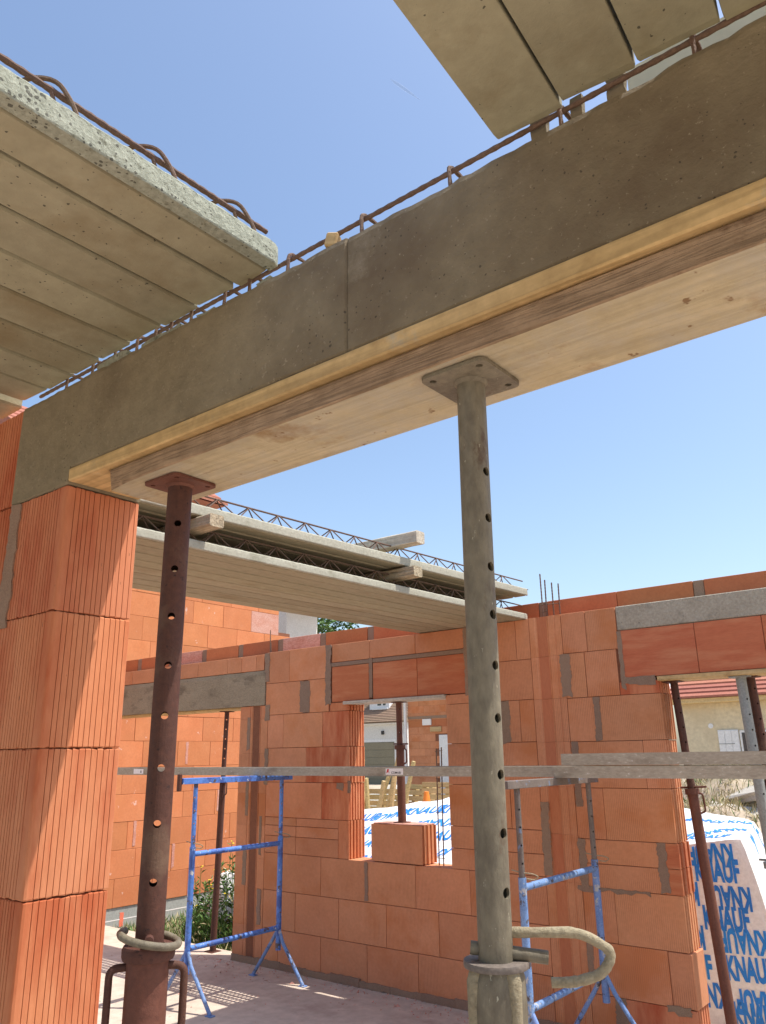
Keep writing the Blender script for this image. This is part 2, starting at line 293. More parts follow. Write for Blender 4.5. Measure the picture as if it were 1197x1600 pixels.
def blob_patch(name, parent, x0, x1, z0, z1, y, m='mortar', depth=0.006, seed=0, axis='y', flip=-1):
    """smear of mortar over a joint: ragged outline, a few mm proud of the wall"""
    rnd = random.Random(seed); prof = []
    H = z1 - z0; W = x1 - x0
    n = max(6, int(H / 0.013)); nw = max(1, int(W / 0.03))
    amp = min(0.012, W * 0.22)
    def j(a): return rnd.uniform(-a, a)
    pl = 0.0
    for i in range(nw + 1): prof.append((x0 + W * i / nw + (j(amp) if 0 < i < nw else 0), z0 + j(0.012)))
    off = [amp * .8 * noise.noise(Vector((seed * 3.1, i * .2, 1))) + j(amp * .4) for i in range(n)]; ofb = [amp * .8 * noise.noise(Vector((seed * 5.7, i * .2, 7))) + j(amp * .4) for i in range(n)]
    for i in range(1, n): prof.append((x1 + off[i], z0 + H * i / n))
    for i in range(nw + 1): prof.append((x1 - W * i / nw, z1 + j(0.004)))
    for i in range(1, n): prof.append((x0 + ofb[i], z1 - H * i / n))
    a, b = (y, y + flip * depth)
    bm = bmesh.new(); a_prism(bm, prof, a, b, axis)
    return link(name, fin(bm), m, parent)
def text_mesh(s, size, xs=1.0, bold=0.0, ext=0.0):
    cu = bpy.data.curves.new('txt', 'FONT'); cu.body = s; cu.size = size; cu.offset = bold * size; cu.extrude = ext
    cu.align_x = 'CENTER'; cu.align_y = 'CENTER'; cu.resolution_u = 3
    o = bpy.data.objects.new('tmp', cu); COL.objects.link(o)
    dg = bpy.context.evaluated_depsgraph_get(); dg.update()
    me = bpy.data.meshes.new_from_object(o.evaluated_get(dg)); bpy.data.objects.remove(o)
    for v in me.vertices: v.co.x *= xs
    return me

# ------------------------------------------------------------------ ground and floor
bm = bmesh.new()
NG = 90
def gz(x, y):
    d = math.hypot(x + 2, y - 1)
    inside = max(0.0, min(1.0, (d - 9) / 25))
    near = 1.0 if not (-9.2 < x < 9.2 and -9 < y < 5.6) else 0.0
    return -0.16 + 0.30 * inside + near * (0.07 * noise.noise(Vector((x * 0.35, y * 0.35, 3))) + 0.03 * noise.noise(Vector((x * 1.7, y * 1.7, 8)))) - (0 if near else 0.1)
def spread(i): t = (i / NG) * 2 - 1; return 400 * (0.055 * t + 0.945 * t ** 5)
gv = [[bm.verts.new((spread(i) - 3, spread(j) + 8, gz(spread(i) - 3, spread(j) + 8))) for j in range(NG + 1)] for i in range(NG + 1)]
for i in range(NG):
    for j in range(NG): bm.faces.new((gv[i][j], gv[i + 1][j], gv[i + 1][j + 1], gv[i][j + 1]))
struct('ground', fin(bm, smooth=True), 'dirt')
struct('floor', box(-8.2, 6.5, -6.0, 5.335, -0.25, 0.0), 'floor')

# ------------------------------------------------------------------ brick walls
G = 0.0035   # joint
def put_brick(parent, x0, x1, z0, z1, y0, y1, m, name='brick', along='x', j=0.0012):
    g = G / 2
    x0 += g; x1 -= g; z0 += g; z1 -= g
    sx, sz, sy = x1 - x0, z1 - z0, y1 - y0
    dy = random.uniform(-j, j)
    if along == 'x':
        me = cbox(sx, sy, sz, 0.0022, m); loc = ((x0 + x1) / 2, (y0 + y1) / 2 + dy, (z0 + z1) / 2)
    else:
        me = cbox(sy, sx, sz, 0.0022, m); loc = ((y0 + y1) / 2 + dy, (x0 + x1) / 2, (z0 + z1) / 2)
    return link(name, me, m, parent, loc, (0, 0, random.uniform(-0.0012, 0.0012)))
def row(parent, xs, z0, z1, y0, y1, m='brick', **k):
    return [put_brick(parent, a, b, z0, z1, y0, y1, m, **k) for a, b in zip(xs[:-1], xs[1:])]
def ribbed_end(sgn, x_end, x_in, y0, y1, z0, z1, n=5, dep=0.012, w=0.45, seed=0):
    """brick whose end face (at x_end) carries vertical ribs; sgn=+1: end faces +x"""
    rnd = random.Random(seed)
    prof = [(x_in, y0), (x_in, y1)] if sgn > 0 else [(x_in, y1), (x_in, y0)]
    ys = []; p = (y1 - y0) / n
    for i in range(n):
        a = y0 + p * i; ws = p * w * rnd.uniform(0.8, 1.2); ys.append((a + (p - ws) * 0.5, a + (p - ws) * 0.5 + ws))
    edge = [(x_end, y0 + 0.002)]
    for a, b in ys: edge += [(x_end, a), (x_end - sgn * dep, a + 0.002), (x_end - sgn * dep, b - 0.002), (x_end, b)]
    edge.append((x_end, y1 - 0.002))
    prof = [(x_in, y0)] + [(x_end - sgn * 0.002, y0)] + edge + [(x_end - sgn * 0.002, y1)] + [(x_in, y1)]
    return prism(prof, z0 + G / 2, z1 - G / 2)

YW0, YW1 = 5.13, 5.33
wall = thing('brick_wall', 'long orange brick wall with door and window openings across the far side of the room', 'wall')
def core(parent, x0, x1, z0, z1, y0=YW0 + 0.009, y1=YW1 - 0.009):
    return link('mortar_core', box(x0, x1, y0, y1, z0, z1), 'core', parent)
def wrow(xs, z0, z1, m='brick'): return row(wall, xs, z0, z1, YW0, YW1, m)
# cores (one per solid piece of the wall)
core(wall, -5.80, -4.53, 0.01, 2.59); core(wall, -4.53, -3.47, 0.01, 0.87); core(wall, -3.47, -2.765, 0.01, 2.59); core(wall, -2.49, -1.90, 0.01, 2.59)
core(wall, -4.53, -3.47, 2.115, 2.59); core(wall, -1.90, 2.9, 2.13, 2.44); core(wall, -8.1, -5.80, 2.45, 2.58)
# segment between door and window, and below the window
L1 = -5.465
wrow([L1, -5.272, -4.79, -4.308, -3.828, -3.345, -2.95, -2.755], 0.0, 0.294)
wrow([L1, -5.079, -4.598, -4.117, -3.635, -3.153, -2.755], 0.294, 0.587)
wrow([L1, -4.793, -4.313, -3.835, -3.355, -2.93, -2.755], 0.587, 0.880)
for a, b in ((0.880, 1.018), (1.018, 1.102), (1.102, 1.168)): wrow([L1, -5.084, -4.603], a, b)
wrow([L1, -4.79], 1.168, 1.455)
wrow([L1, -4.976], 1.455, 1.742)
wrow([L1, -5.263, -4.786], 1.742, 2.03)
wrow([-5.50, -5.025], 2.03, 2.312); wrow([-4.965, -4.715], 2.03, 2.312)
wrow([-5.50, -5.202, -4.745], 2.312, 2.598)
# ribbed jamb bricks, left side of the window
for k, (a, z0, z1) in enumerate(((-4.603, 0.880, 1.168), (-4.79, 1.168, 1.455), (-4.976, 1.455, 1.742), (-4.786, 1.742, 2.03), (-4.70, 2.03, 2.10))):
    link('brick', ribbed_end(1, -4.487 + random.uniform(-.004, .004), a + G / 2, YW0, YW1, z0, z1, 5 + k % 2, 0.014, 0.42, k), 'brick_plain', wall)
# brick head of the window
wrow([-4.68, -4.265], 2.106, 2.402, 'brick_red'); wrow([-4.225, -3.77, -3.315], 2.106, 2.402, 'brick_red')
link('mortar_or_slab_strip', box(-4.70, -3.30, YW0 + 0.001, YW1 - 0.01, 2.404, 2.438, 0.004), 'mortar', wall)
wrow([-4.68, -4.255, -3.783, -3.315], 2.44, 2.595)
# right of the window
wrow([-3.285, -2.869, -2.755], 2.312, 2.60); wrow([-3.285, -3.03, -2.755], 2.03, 2.312)
for k, (b, z0, z1) in enumerate(((-3.285, 2.03, 2.10), (-3.03, 1.742, 2.03), (-3.2, 1.455, 1.742), (-2.99, 1.168, 1.455), (-3.12, 1.018, 1.168), (-3.12, 0.88, 1.018))):
    link('brick', ribbed_end(-1, -3.503, b - G / 2, YW0, YW1, z0, z1, 5, 0.012, 0.42, k + 9), 'brick', wall)
wrow([-2.965, -2.872, -2.755], 1.742, 2.03); wrow([-3.2, -2.755], 1.455, 1.742); wrow([-2.99, -2.755], 1.168, 1.455)
wrow([-3.12, -2.755], 0.88, 1.018); wrow([-3.12, -2.755], 1.018, 1.168)
# column blocks: shallow upright channel beside the window wall, and at the door jamb
ZC = [0.0, 0.265, 0.56, 0.86, 1.15, 1.45, 1.738, 2.026, 2.318, 2.604]
def column_block(xa, xb, f0, f1, z0, z1, y0=YW0, y1=YW1):
    prof = [(xa + G / 2, y0 + .002), (xa + .006, y0), (f0 - 0.012, y0), (f0, y0 + 0.009), (f1, y0 + 0.009), (f1 + 0.01, y0), (f1 + 0.055, y0 + 0.000),
            (f1 + 0.058, y0 + 0.004), (f1 + 0.064, y0 + 0.004), (f1 + 0.067, y0), (xb - .004, y0), (xb - G / 2, y0 + .002), (xb - G / 2, y1), (xa + G / 2, y1)]
    return prism(prof, z0 + 0.0006, z1 - 0.0006)
for a, b in zip(ZC[:-1], ZC[1:]):
    link('column_block', column_block(-2.755, -2.50, -2.70, -2.61, a, b), 'brick', wall)
    link('channel_face', box(-2.692, -2.618, YW0 + 0.0075, YW0 + 0.02, a + 0.001, b - 0.001), 'brick_chan', wall)
ZD = [0.0, 0.29, 0.585, 0.825, 1.09, 1.36, 1.70, 2.0, 2.118]
for k, (a, b) in enumerate(zip(ZD[:-1], ZD[1:])):
    # jamb brick with a smooth edge, red channel strip
    prof = [(-5.835, YW0), (-5.705, YW0), (-5.700, YW0 + .006), (-5.694, YW0), (-5.672, YW0), (-5.665, YW0 + .012), (-5.575, YW0 + .012), (-5.568, YW0), (-5.563, YW0),
            (-5.560, YW0 + .006), (-5.553, YW0 + .006), (-5.550, YW0), (L1 - .002, YW0), (L1 - .002, YW1), (-5.835, YW1)]
    link('column_block', prism(prof, a + 0.0006, b - 0.0006), 'brick', wall)
    link('channel_face', box(-5.662, -5.578, YW0 + 0.0105, YW0 + 0.02, a + 0.001, b - 0.001), 'brick_chan', wall)
# segment right of the column, up to the right-hand opening
XR = -1.852
ZR = dict(a=(0, .24), b=(.24, .535), c=(.535, .84), d=(.84, .985), e=(.985, 1.13), f=(1.13, 1.443), g=(1.443, 1.735), h=(1.735, 2.022), i=(2.022, 2.325), k=(2.325, 2.605))
def endbrick(xin, z, k, m='brick_plain', n=5, dep=.012): link('brick', ribbed_end(1, XR + random.uniform(-.004, .004), xin + G / 2, YW0, YW1, z[0], z[1], n, dep, 0.42, k), m, wall)
wrow([-2.50, -2.30], *ZR['a']); endbrick(-2.30, ZR['a'], 31)
wrow([-2.50, -1.985], *ZR['b']); link('brick', box(-1.985 + G / 2, XR + .012, YW0, YW1, .24 + G, .535 - G, .004), 'brick', wall)
wrow([-2.50, -2.285], *ZR['c']); endbrick(-2.285, ZR['c'], 33, 'brick')
wrow([-2.50, -1.955], *ZR['d']); endbrick(-1.955, ZR['d'], 34, 'brick_red', 3, .016)
wrow([-2.50, -1.955], *ZR['e']); endbrick(-1.955, ZR['e'], 34, 'brick_red', 3, .016)
wrow([-2.50, -2.30], *ZR['f']); endbrick(-2.30, ZR['f'], 36, 'brick')
wrow([-2.50, -2.00], *ZR['g']); endbrick(-2.00, ZR['g'], 37, 'brick')
wrow([-2.50, -2.29], *ZR['h']); endbrick(-2.29, ZR['h'], 38, 'brick')
wrow([-2.50, -2.345, -2.115], *ZR['i']); endbrick(-2.115, (2.022, 2.105), 39)
wrow([-2.50, -2.318, -2.098], *ZR['k'])
# head of the right-hand opening
wrow([-2.088, -1.59, -1.188, -0.70, -0.21, 0.28, 0.77, 1.26, 1.75, 2.24, 2.73], 2.128, 2.443, 'brick_red')
link('concrete_lintel', box(-2.095, 2.9, YW0 + .004, YW1, 2.445, 2.607, .005), 'lintel_pale', wall)
# door head
def lintel_mesh():
    bm = bmesh.new(); n = 40; x0, x1 = -8.1, -5.507
    prof = [(YW0 - .006, 2.122), (YW0 - .008, 2.40), (YW0 - .002, 2.436), (YW1, 2.436), (YW1, 2.122)]
    rows = []
    for i in range(n + 1):
        x = x0 + (x1 - x0) * i / n
        rows.append([bm.verts.new((x, y + (0.004 * noise.noise(Vector((x * 5, z * 6, 1))) if y < 5.2 else 0), z + 0.004 * noise.noise(Vector((x * 9, y, 4))))) for y, z in prof])
    for a, b in zip(rows[:-1], rows[1:]):
        for k in range(5): bm.faces.new((a[k], a[(k + 1) % 5], b[(k + 1) % 5], b[k]))
    bm.faces.new(rows[0]); bm.faces.new(rows[-1][::-1]); return fin(bm)
link('concrete_lintel', lintel_mesh(), 'lintel', wall)
wrow([-8.1, -7.62, -7.15, -6.85], 2.44, 2.585); wrow([-6.85, -6.50, -6.05, -5.85, -5.645, -5.535], 2.44, 2.588)
# narrow edging bricks standing along the outer top edge
PX = [-8.1, -7.71, -7.15, -6.59, -6.03, -5.47, -4.92, -4.36, -3.80, -3.25, -2.70, -2.13, -1.57, -1.01, -0.45, 0.11, 0.67, 1.23, 1.79, 2.35, 2.9]
for k, (a, b) in enumerate(zip(PX[:-1], PX[1:])):
    thin = abs(b + 2.13) < .01; m_ = 'brick_pink' if k in (2, 5) else 'brick_dark'
    put_brick(wall, a + (0.0 if abs(a + 2.13) < .01 else 0.035), b - (0.0 if thin else 0.035), 2.60, 2.738, 5.27, 5.325, m_, 'edging_brick')
    if not thin: link('mortar_joint', box(b - 0.034, b + 0.034, 5.274, 5.322, 2.60, 2.736, .003), 'mortar', wall)
link('mortar_or_slab_strip', box(-8.1, -5.51, 5.235, 5.328, 2.586, 2.601), 'mortar', wall)
link('mortar_or_slab_strip', box(-5.51, 2.9, 5.265, 5.328, 2.594, 2.603), 'mortar', wall)
# smears of mortar over the joints
P = [(-5.06, -4.94, 2.035, 2.305), (-4.755, -4.69, 2.09, 2.595), (-4.262, -4.228, 2.11, 2.44), (-5.50, -5.44, 1.985, 2.12), (-5.49, -5.445, 1.44, 1.74),
     (-4.325, -4.295, .59, .875), (-5.535, -5.49, 0.30, 0.585), (-5.535, -5.505, 0.86, 1.17), (-5.735, -5.695, 1.73, 2.02), (-5.725, -5.69, 1.17, 1.46), (-5.735, -5.69, .60, .88),
     (-5.52, -5.46, 2.33, 2.595), (-6.87, -6.80, 2.40, 2.585), (-3.32, -3.27, 2.09, 2.595), (-3.03, -2.955, 1.735, 2.03), (-4.62, -4.55, 1.40, 1.452), (-4.50, -4.47, 1.38, 1.47),
     (-2.53, -2.455, 2.03, 2.32), (-2.31, -2.265, 1.74, 2.02), (-2.49, -2.445, 1.32, 1.74), (-2.50, -2.45, .835, 1.13), (-1.985, -1.925, .85, 1.13), (-2.10, -2.07, 2.06, 2.44),
     (-2.10, -1.87, 2.085, 2.135), (-2.53, -2.36, .82, .85), (-2.36, -2.05, .826, .846), (-2.34, -2.27, 0.03, .24), (-2.02, -1.88, .21, .25), (-2.76, -2.70, .9, 1.35), (-2.50, -2.46, .30, .52)]
for k, (a, b, c, d) in enumerate(P): blob_patch('mortar_smear', wall, a, b, c, d, YW0 + 0.001 + .0003 * (k % 5), seed=k, depth=.0045 + .0004 * (k % 7))
# dusty fillet of mortar along the foot
for k in range(14):
    a = -5.83 + k * 0.29
    if a < XR: blob_patch('mortar_fillet', wall, a, min(a + 0.30, XR), -0.004, 0.035 + random.uniform(0, .025), YW0 + 0.001, 'mortar', random.uniform(.010, .022), 200 + k)
# boards under the heads
link('head_board', box(-8.1, -5.84, 5.16, 5.30, 2.098, 2.1205, .002), 'wood_y', wall)
link('head_board', box(-4.535, -3.505, 5.105, 5.28, 2.079, 2.1045, .003), 'wood_grey', wall)
link('head_board', box(-1.858, 2.9, 5.118, 5.31, 2.098, 2.1265, .003), 'wood_y', wall)
# right-hand end of the wall, outside the picture
row(wall, [0.9, 1.4, 1.9, 2.4, 2.9], 0, 0.30, YW0, YW1)
for i in range(1, 7): row(wall, [0.9] + ([1.4, 1.9, 2.4] if i % 2 else [1.15, 1.65, 2.15, 2.65]) + [2.9], i * .3, i * .3 + .3 if i < 6 else 2.095, YW0, YW1)

# starter bars on top of the wall
def bars(label, pts, r, ties=()):
    t = thing('starter_bars', label, 'rebar')
    for p in pts: link('bar', rebar_mesh(p, r), 'rebar', t)
    for p in ties: link('tie', tube(p, r * 0.6, 6), 'rebar', t)
    return t
bars('four rusty starter bars sticking up from the wall top beside the stacked slabs',
     [[(-2.66, 5.19, 2.3), (-2.665, 5.19, 2.93)], [(-2.635, 5.19, 2.3), (-2.63, 5.19, 2.88)], [(-2.59, 5.22, 2.3), (-2.592, 5.22, 2.86)], [(-2.545, 5.22, 2.3), (-2.54, 5.22, 2.845)]], 0.005,
     [[(-2.67, 5.18, 2.70), (-2.54, 5.225, 2.70)], [(-2.67, 5.185, 2.64), (-2.625, 5.185, 2.65)]])
bars('single thin pale starter bar on the wall top above the grey door lintel', [[(-5.53, 5.2, 2.4), (-5.535, 5.2, 2.82)], [(-5.515, 5.21, 2.4), (-5.53, 5.205, 2.70)]], 0.0045)
bars('pair of thin upright bars with ties standing in the window opening', [[(-3.685, 5.23, .83), (-3.678, 5.23, 1.71)], [(-3.645, 5.23, .83), (-3.63, 5.23, 1.72)]], 0.0045,
     [[(-3.69, 5.225, 1.25), (-3.63, 5.225, 1.25)], [(-3.688, 5.225, 1.69), (-3.62, 5.225, 1.695)], [(-3.70, 5.225, 0.93), (-3.63, 5.225, 0.93)]])

# loose brick on the window sill
t = thing('loose_brick', 'single orange brick standing on the window sill under a thin prop', 'brick', (-4.01, 5.225, 0.8805), (0, 0, R(-1.0)))
link('brick_body', ribbed_end(1, .247, -.247, -.095, .095, 0.004, .275, 4, .018, .5, 77), 'brick', t)
link('mortar_cap', box(-.23, .235, -.09, .09, .2742, .283, .003), 'brick_pink', t)

# ------------------------------------------------------------------ near wall with the grooved pillar end
near = thing('brick_wall', 'near grooved orange brick wall end carrying the concrete beam', 'wall')
XP, YP0, YP1 = -1.684, 0.917, 1.115
def grooved(x0, x1, y0, y1, z0, z1, end=True, per=0.0128, seed=0, smooth_col=0.022):
    """brick with narrow dark grooves on its near face (y0) and, for the corner bricks, on its end face (x1)"""
    rnd = random.Random(seed); gw, gd, gf = 0.0017, 0.006, 0.0027
    front = [(x0, y0)]
    x = x0 + per * 0.6
    while x < x1 - (smooth_col if end else 0.006):
        front += [(x - gf / 2, y0), (x - gf / 2, y0 + gd), (x + gf / 2, y0 + gd), (x + gf / 2, y0)]; x += per * rnd.uniform(0.80, 1.2)
    front += [(x1 - 0.007, y0), (x1 - 0.002, y0 + 0.002), (x1, y0 + 0.007)] if end else [(x1, y0)]
    side = []
    if end:
        y = y0 + smooth_col
        while y < y1 - 0.008:
            side += [(x1, y - gw / 2), (x1 - gd, y - gw / 2), (x1 - gd, y + gw / 2), (x1, y + gw / 2)]; y += per * 1.08 * rnd.uniform(0.82, 1.18)
        side += [(x1, y1 - .003), (x1 - .003, y1)]
    else: side = [(x1, y1)]
    prof = front + side + [(x0, y1)]
    bm = bmesh.new()
    n = len(prof); lv = [z0 + 0.0015, z0 + .004, z1 - .004, z1 - 0.0015]; rings = []
    cx, cy = (x0 + x1) / 2, (y0 + y1) / 2
    for i, z in enumerate(lv):
        s = 0.0012 if i in (0, 3) else 0.0
        rings.append([bm.verts.new((px - math.copysign(min(s, abs(px - cx)), px - cx) + rnd.uniform(-.0006, .0006) * (i in (0, 3)), py - math.copysign(min(s, abs(py - cy)), py - cy), z + (rnd.uniform(-.0012, .0012) + (rnd.uniform(0, .006) * (1 if i == 0 else -1) if rnd.random() < .12 else 0) if i in (0, 3) else 0))) for px, py in prof])
    for a, b in zip(rings[:-1], rings[1:]):
        for k in range(n): bm.faces.new((a[k], a[(k + 1) % n], b[(k + 1) % n], b[k]))
    bm.faces.new(rings[0][::-1]); bm.faces.new(rings[-1])
    return fin(bm)
zs = [0.0, 0.19, 0.49, 0.79, 1.09, 1.391, 1.692, 1.991, 2.291]
for k, (a, b) in enumerate(zip(zs[:-1], zs[1:])):
    x = XP + random.uniform(-.0012, .0012); first = True
    cut = [-1.915, -2.415, -2.915, -3.415, -3.915, -4.415] if k % 2 else [-2.16, -2.66, -3.16, -3.66, -4.16, -4.415]
    xr = x
    for c in cut:
        link('brick', grooved(c + .0025, xr, YP0 + random.uniform(-.001, .001), YP1, a, b, first, seed=k * 10), 'brick_plain', near)
        xr = c - .0025; first = False
for xr, c in ((-1.952, -2.45), (-2.455, -2.95), (-2.955, -3.45), (-3.455, -3.95), (-3.955, -4.415)):
    link('brick', grooved(c, xr, YP0 + .001, YP1, 2.294, 2.562, False, seed=99), 'brick_plain', near)
link('mortar_core', box(-4.40, XP - .012, YP0 + .012, YP1 - .012, 0.002, 2.289), 'core', near)
blob_patch('mortar_smear', near, -1.945, -1.895, 1.97, 2.288, YP0 + 0.001, seed=501, depth=.005)

# ------------------------------------------------------------------ the concrete beam
beam = thing('concrete_beam', 'long grey concrete beam crossing overhead from the brick pillar', 'beam')
def beam_mesh():
    bm = bmesh.new(); x0, x1 = -1.947, 3.2
    xs = [x0, x0 + .004]; x = x0 + .004
    while x < x1:
        x += 0.02; xs.append(min(x, x1))
    xs = sorted(set(xs + [-1.682, -1.676, -.8085, -.805, -.8015])); rings = []
    for x in xs:
        zb = 2.292 if x <= -1.682 else 2.331
        ja = 0.006 * noise.noise(Vector((x * 9, 2, 0))) + 0.005 * noise.noise(Vector((x * 31, 7, 0)))
        jb = 0.006 * noise.noise(Vector((x * 8, 5, 3)))
        zt = 2.563 + ja; seam = -.006 if abs(x + .805) < .001 else 0
        y0 = 0.917 + 0.0012 * noise.noise(Vector((x * 3, 1, 1))) - seam
        y0 += -0.0035 if x < -.803 else 0
        ch = 0.004 + 0.003 * noise.noise(Vector((x * 22, 1, 9))) + 0.010 * max(0, noise.noise(Vector((x * 6, 4, 2)))) * abs(noise.noise(Vector((x * 37, 3, 6))))
        pr = [(y0 + ch, zb), (y0, zb + ch), (y0, zb + .08), (y0, zb + .16), (y0 + .001, zt - .012), (y0 + .004 + .004 * abs(noise.noise(Vector((x * 40, 0, 5)))), zt), (.95, zt + .004 + jb), (1.03, zt + .008 + ja), (1.10, zt + jb), (1.114, zt - .01), (1.115, zb + .004), (1.111, zb)]
        rings.append([bm.verts.new((x, y, z)) for y, z in pr])
    n = len(rings[0])
    for a, b in zip(rings[:-1], rings[1:]):
        for k in range(n): bm.faces.new((a[k], a[(k + 1) % n], b[(k + 1) % n], b[k]))
    bm.faces.new(rings[0]); bm.faces.new(rings[-1][::-1]); return fin(bm)
link('beam_body', beam_mesh(), 'beam', beam)
link('top_bar', rebar_mesh([(-1.93, .946, 2.604), (-1.2, .946, 2.607), (-.4, .945, 2.609), (.6, .946, 2.608), (3.25, .946, 2.606)], 0.0043, 7), 'rebar', beam)
link('top_bar', rebar_mesh([(-1.93, 1.085, 2.600), (3.25, 1.085, 2.602)], 0.0052, 6), 'rebar', beam)
def stirrup(x):
    j = lambda a: random.uniform(-a, a)
    lean = j(.006)
    pts = fillet([(x, .936, 2.54), (x + lean, .936, 2.619), (x + lean, 1.096, 2.619 + j(.004)), (x, 1.096, 2.54)], .018, 5)
    return rebar_mesh(pts, 0.0036, 6)
for x in (-1.78, -1.66, -1.56, -1.474, -1.407, -1.345, -1.274, -1.167, -1.085, -.976, -.783, -.589, -.387, -.188, .01, .21, .41, .61, .81, 1.01, 1.21, 1.41, 1.61, 1.81, 2.01, 2.3, 2.6, 2.9):
    link('stirrup', stirrup(x), 'rebar', beam)
for k, (a, b) in enumerate(((-1.34, -1.28), (-1.25, -1.19), (-1.15, -1.11), (-1.06, -1.02))): blob_patch('mortar_lump', beam, a, b, 2.552, 2.574 + .006 * (k % 2), .95, 'slab_rough', .02, 60 + k)
blob_patch('mortar_lump', beam, -1.62, -1.50, 2.555, 2.588, .955, 'slab_rough', .03, 77)
blob_patch('mortar_lump', beam, -1.44, -1.30, 2.552, 2.578, .955, 'slab_rough', .03, 78)
for k, (a, b) in enumerate(((-1.66, -1.62), (-1.735, -1.70))):
    o = link('brick_chip', cbox(b - a, .05, .03, .004, 'chip'), 'brick_pink', None, ((a + b) / 2, .985, 2.588), (0.1, 0, 0.3))
    tag(o, ('larger' if k == 0 else 'smaller') + ' orange brick chip wedged between the beam top and the left slab', 'brick chip', 'brick chips on the beam')
o = link('wood_chip', box(-.012, .012, -.012, .012, 0, .03, .003), 'wood_y', None, (-.862, .938, 2.575), (0, .2, .4))
tag(o, 'small yellow wood scrap sitting against the bar on the beam top', 'wood scrap')

# timber under the beam
o = link('formwork_board', box(-1.681, 3.2, .9135, 1.108, 2.2975, 2.3295, .003), 'wood_y'); tag(o, 'thin yellow board lying against the underside of the concrete beam', 'board')
def plank2():
    bm = bmesh.new(); x0, x1 = -1.545, 3.2; n = 60; rings = []
    for i in range(n + 1):
        x = x0 + (x1 - x0) * i / n; sk = 0.932 - (x + 1.545) * 0.003
        c = 0.012 * max(0, 1 - i / 1.2)
        w_ = 0.0015 * noise.noise(Vector((x * 4, 0, 2)))
        pr = [(sk + w_ + c * .5, 2.252 + .003 + c), (sk + .003 + c, 2.252), (sk + .10, 2.2515), (sk + .184 - c, 2.252), (sk + .187 - c, 2.255), (sk + .187 - c, 2.2935), (sk + .184, 2.296), (sk + .003, 2.296), (sk + w_, 2.293)]
        rings.append([bm.verts.new((x + (.012 * (k in (0, 8)) if i == 0 else 0), y, z)) for k, (y, z) in enumerate(pr)])
    m_ = len(rings[0])
    for a, b in zip(rings[:-1], rings[1:]):
        for k in range(m_): bm.faces.new((a[k], a[(k + 1) % m_], b[(k + 1) % m_], b[k]))
    bm.faces.new(rings[0]); bm.faces.new(rings[-1][::-1]); return fin(bm)
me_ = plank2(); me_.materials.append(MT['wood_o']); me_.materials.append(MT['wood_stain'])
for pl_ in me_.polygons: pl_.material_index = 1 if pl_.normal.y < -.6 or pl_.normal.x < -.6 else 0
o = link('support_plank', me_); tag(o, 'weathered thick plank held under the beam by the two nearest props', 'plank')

# ------------------------------------------------------------------ ribbed concrete floor slabs
def strip_mesh(w, y0, y1, t, ch=0.0075, seed=0, rough_end=True, nseg=1, gp=.0048):
    """one strip of a precast slab, chamfered lower edges, y from y0 to y1"""
    rnd = random.Random(seed); bm = bmesh.new()
    ys = [y0 + (y1 - y0) * i / nseg for i in range(nseg + 1)]
    if rough_end: ys = ys[:-1] + [y1 - .012, y1]
    rings = []
    for i, y in enumerate(ys):
        e = 0.0016 if (rough_end and i == len(ys) - 1) else 0.0
        pr = [(ch + e, e), (w - ch - e, e), (w - gp, ch * .8 + e), (w - gp, t), (gp, t), (gp, ch * .8 + e)]
        rings.append([bm.verts.new((px, y + rnd.uniform(-.003, .003) * (e > 0), pz + rnd.uniform(-.001, .001) * (e > 0))) for px, pz in pr])
    for a, b in zip(rings[:-1], rings[1:]):
        for k in range(6): bm.faces.new((a[k], a[(k + 1) % 6], b[(k + 1) % 6], b[k]))
    bm.faces.new(rings[0]); bm.faces.new(rings[-1][::-1]); return fin(bm)
def rough_edge(x0, x1, y0, y1, t, seed=0, amp=1.0):
    """rough cast side of a slab with a lumpy top edge"""
    rnd = random.Random(seed); bm = bmesh.new(); n = int((y1 - y0) / 0.012); rings = []
    for i in range(n + 1):
        y = y0 + (y1 - y0) * i / n
        nz = lambda s, o: noise.noise(Vector((y * s, o, seed)))
        top = t + (.0025 * nz(18, 1) + .0035 * nz(70, 2)) * amp
        e = 0.006 * max(0, 1 - (y1 - y) / .02) ** 2
        pr = [(x0, .0005), (x1 - .0015 - e * .8 + .0015 * nz(50, 3), .0005 + .001 * nz(70, 4)), (x1 - e + .001 * nz(35, 5), .004), (x1 - e + .0012 * nz(35, 6), t * .55), (x1 - e - .001 + .0015 * nz(45, 7), top - .006), (x1 - .006 - e, top), (x0, t)]
        rings.append([bm.verts.new((a, y, b)) for a, b in pr])
    m_ = len(rings[0])
    for a, b in zip(rings[:-1], rings[1:]):
        for k in range(m_): bm.faces.new((a[k], a[(k + 1) % m_], b[(k + 1) % m_], b[k]))
    bm.faces.new(rings[0]); bm.faces.new(rings[-1][::-1]); return fin(bm)
def overhead_slab(label, loc, rotz, n, w, y0, y1, skew=0.0, edge='right', seed=0, edge_w=0.03, t=0.05, left=True):
    s = thing('precast_slab', label, 'slab', loc, (0, 0, rotz))
    for k in range(n):     # strips counted from the right-hand edge
        xa = -(k + 1) * w
        wk = w
        ye = y1 + skew * k + random.uniform(-.004, .004)
        if k == 0 and edge == 'right':
            link('strip', strip_mesh(w - edge_w, y0, ye, t, seed=seed + k), 'slab', s, (xa, 0, random.uniform(-.001, .001)))
            link('rough_edge', rough_edge(-edge_w, 0, y0, ye, t, seed), 'slab_rough', s)
        else:
            link('strip', strip_mesh(w, y0, ye, t, seed=seed + k), 'slab', s, (xa, 0, random.uniform(-.0015, .0015)))
    return s
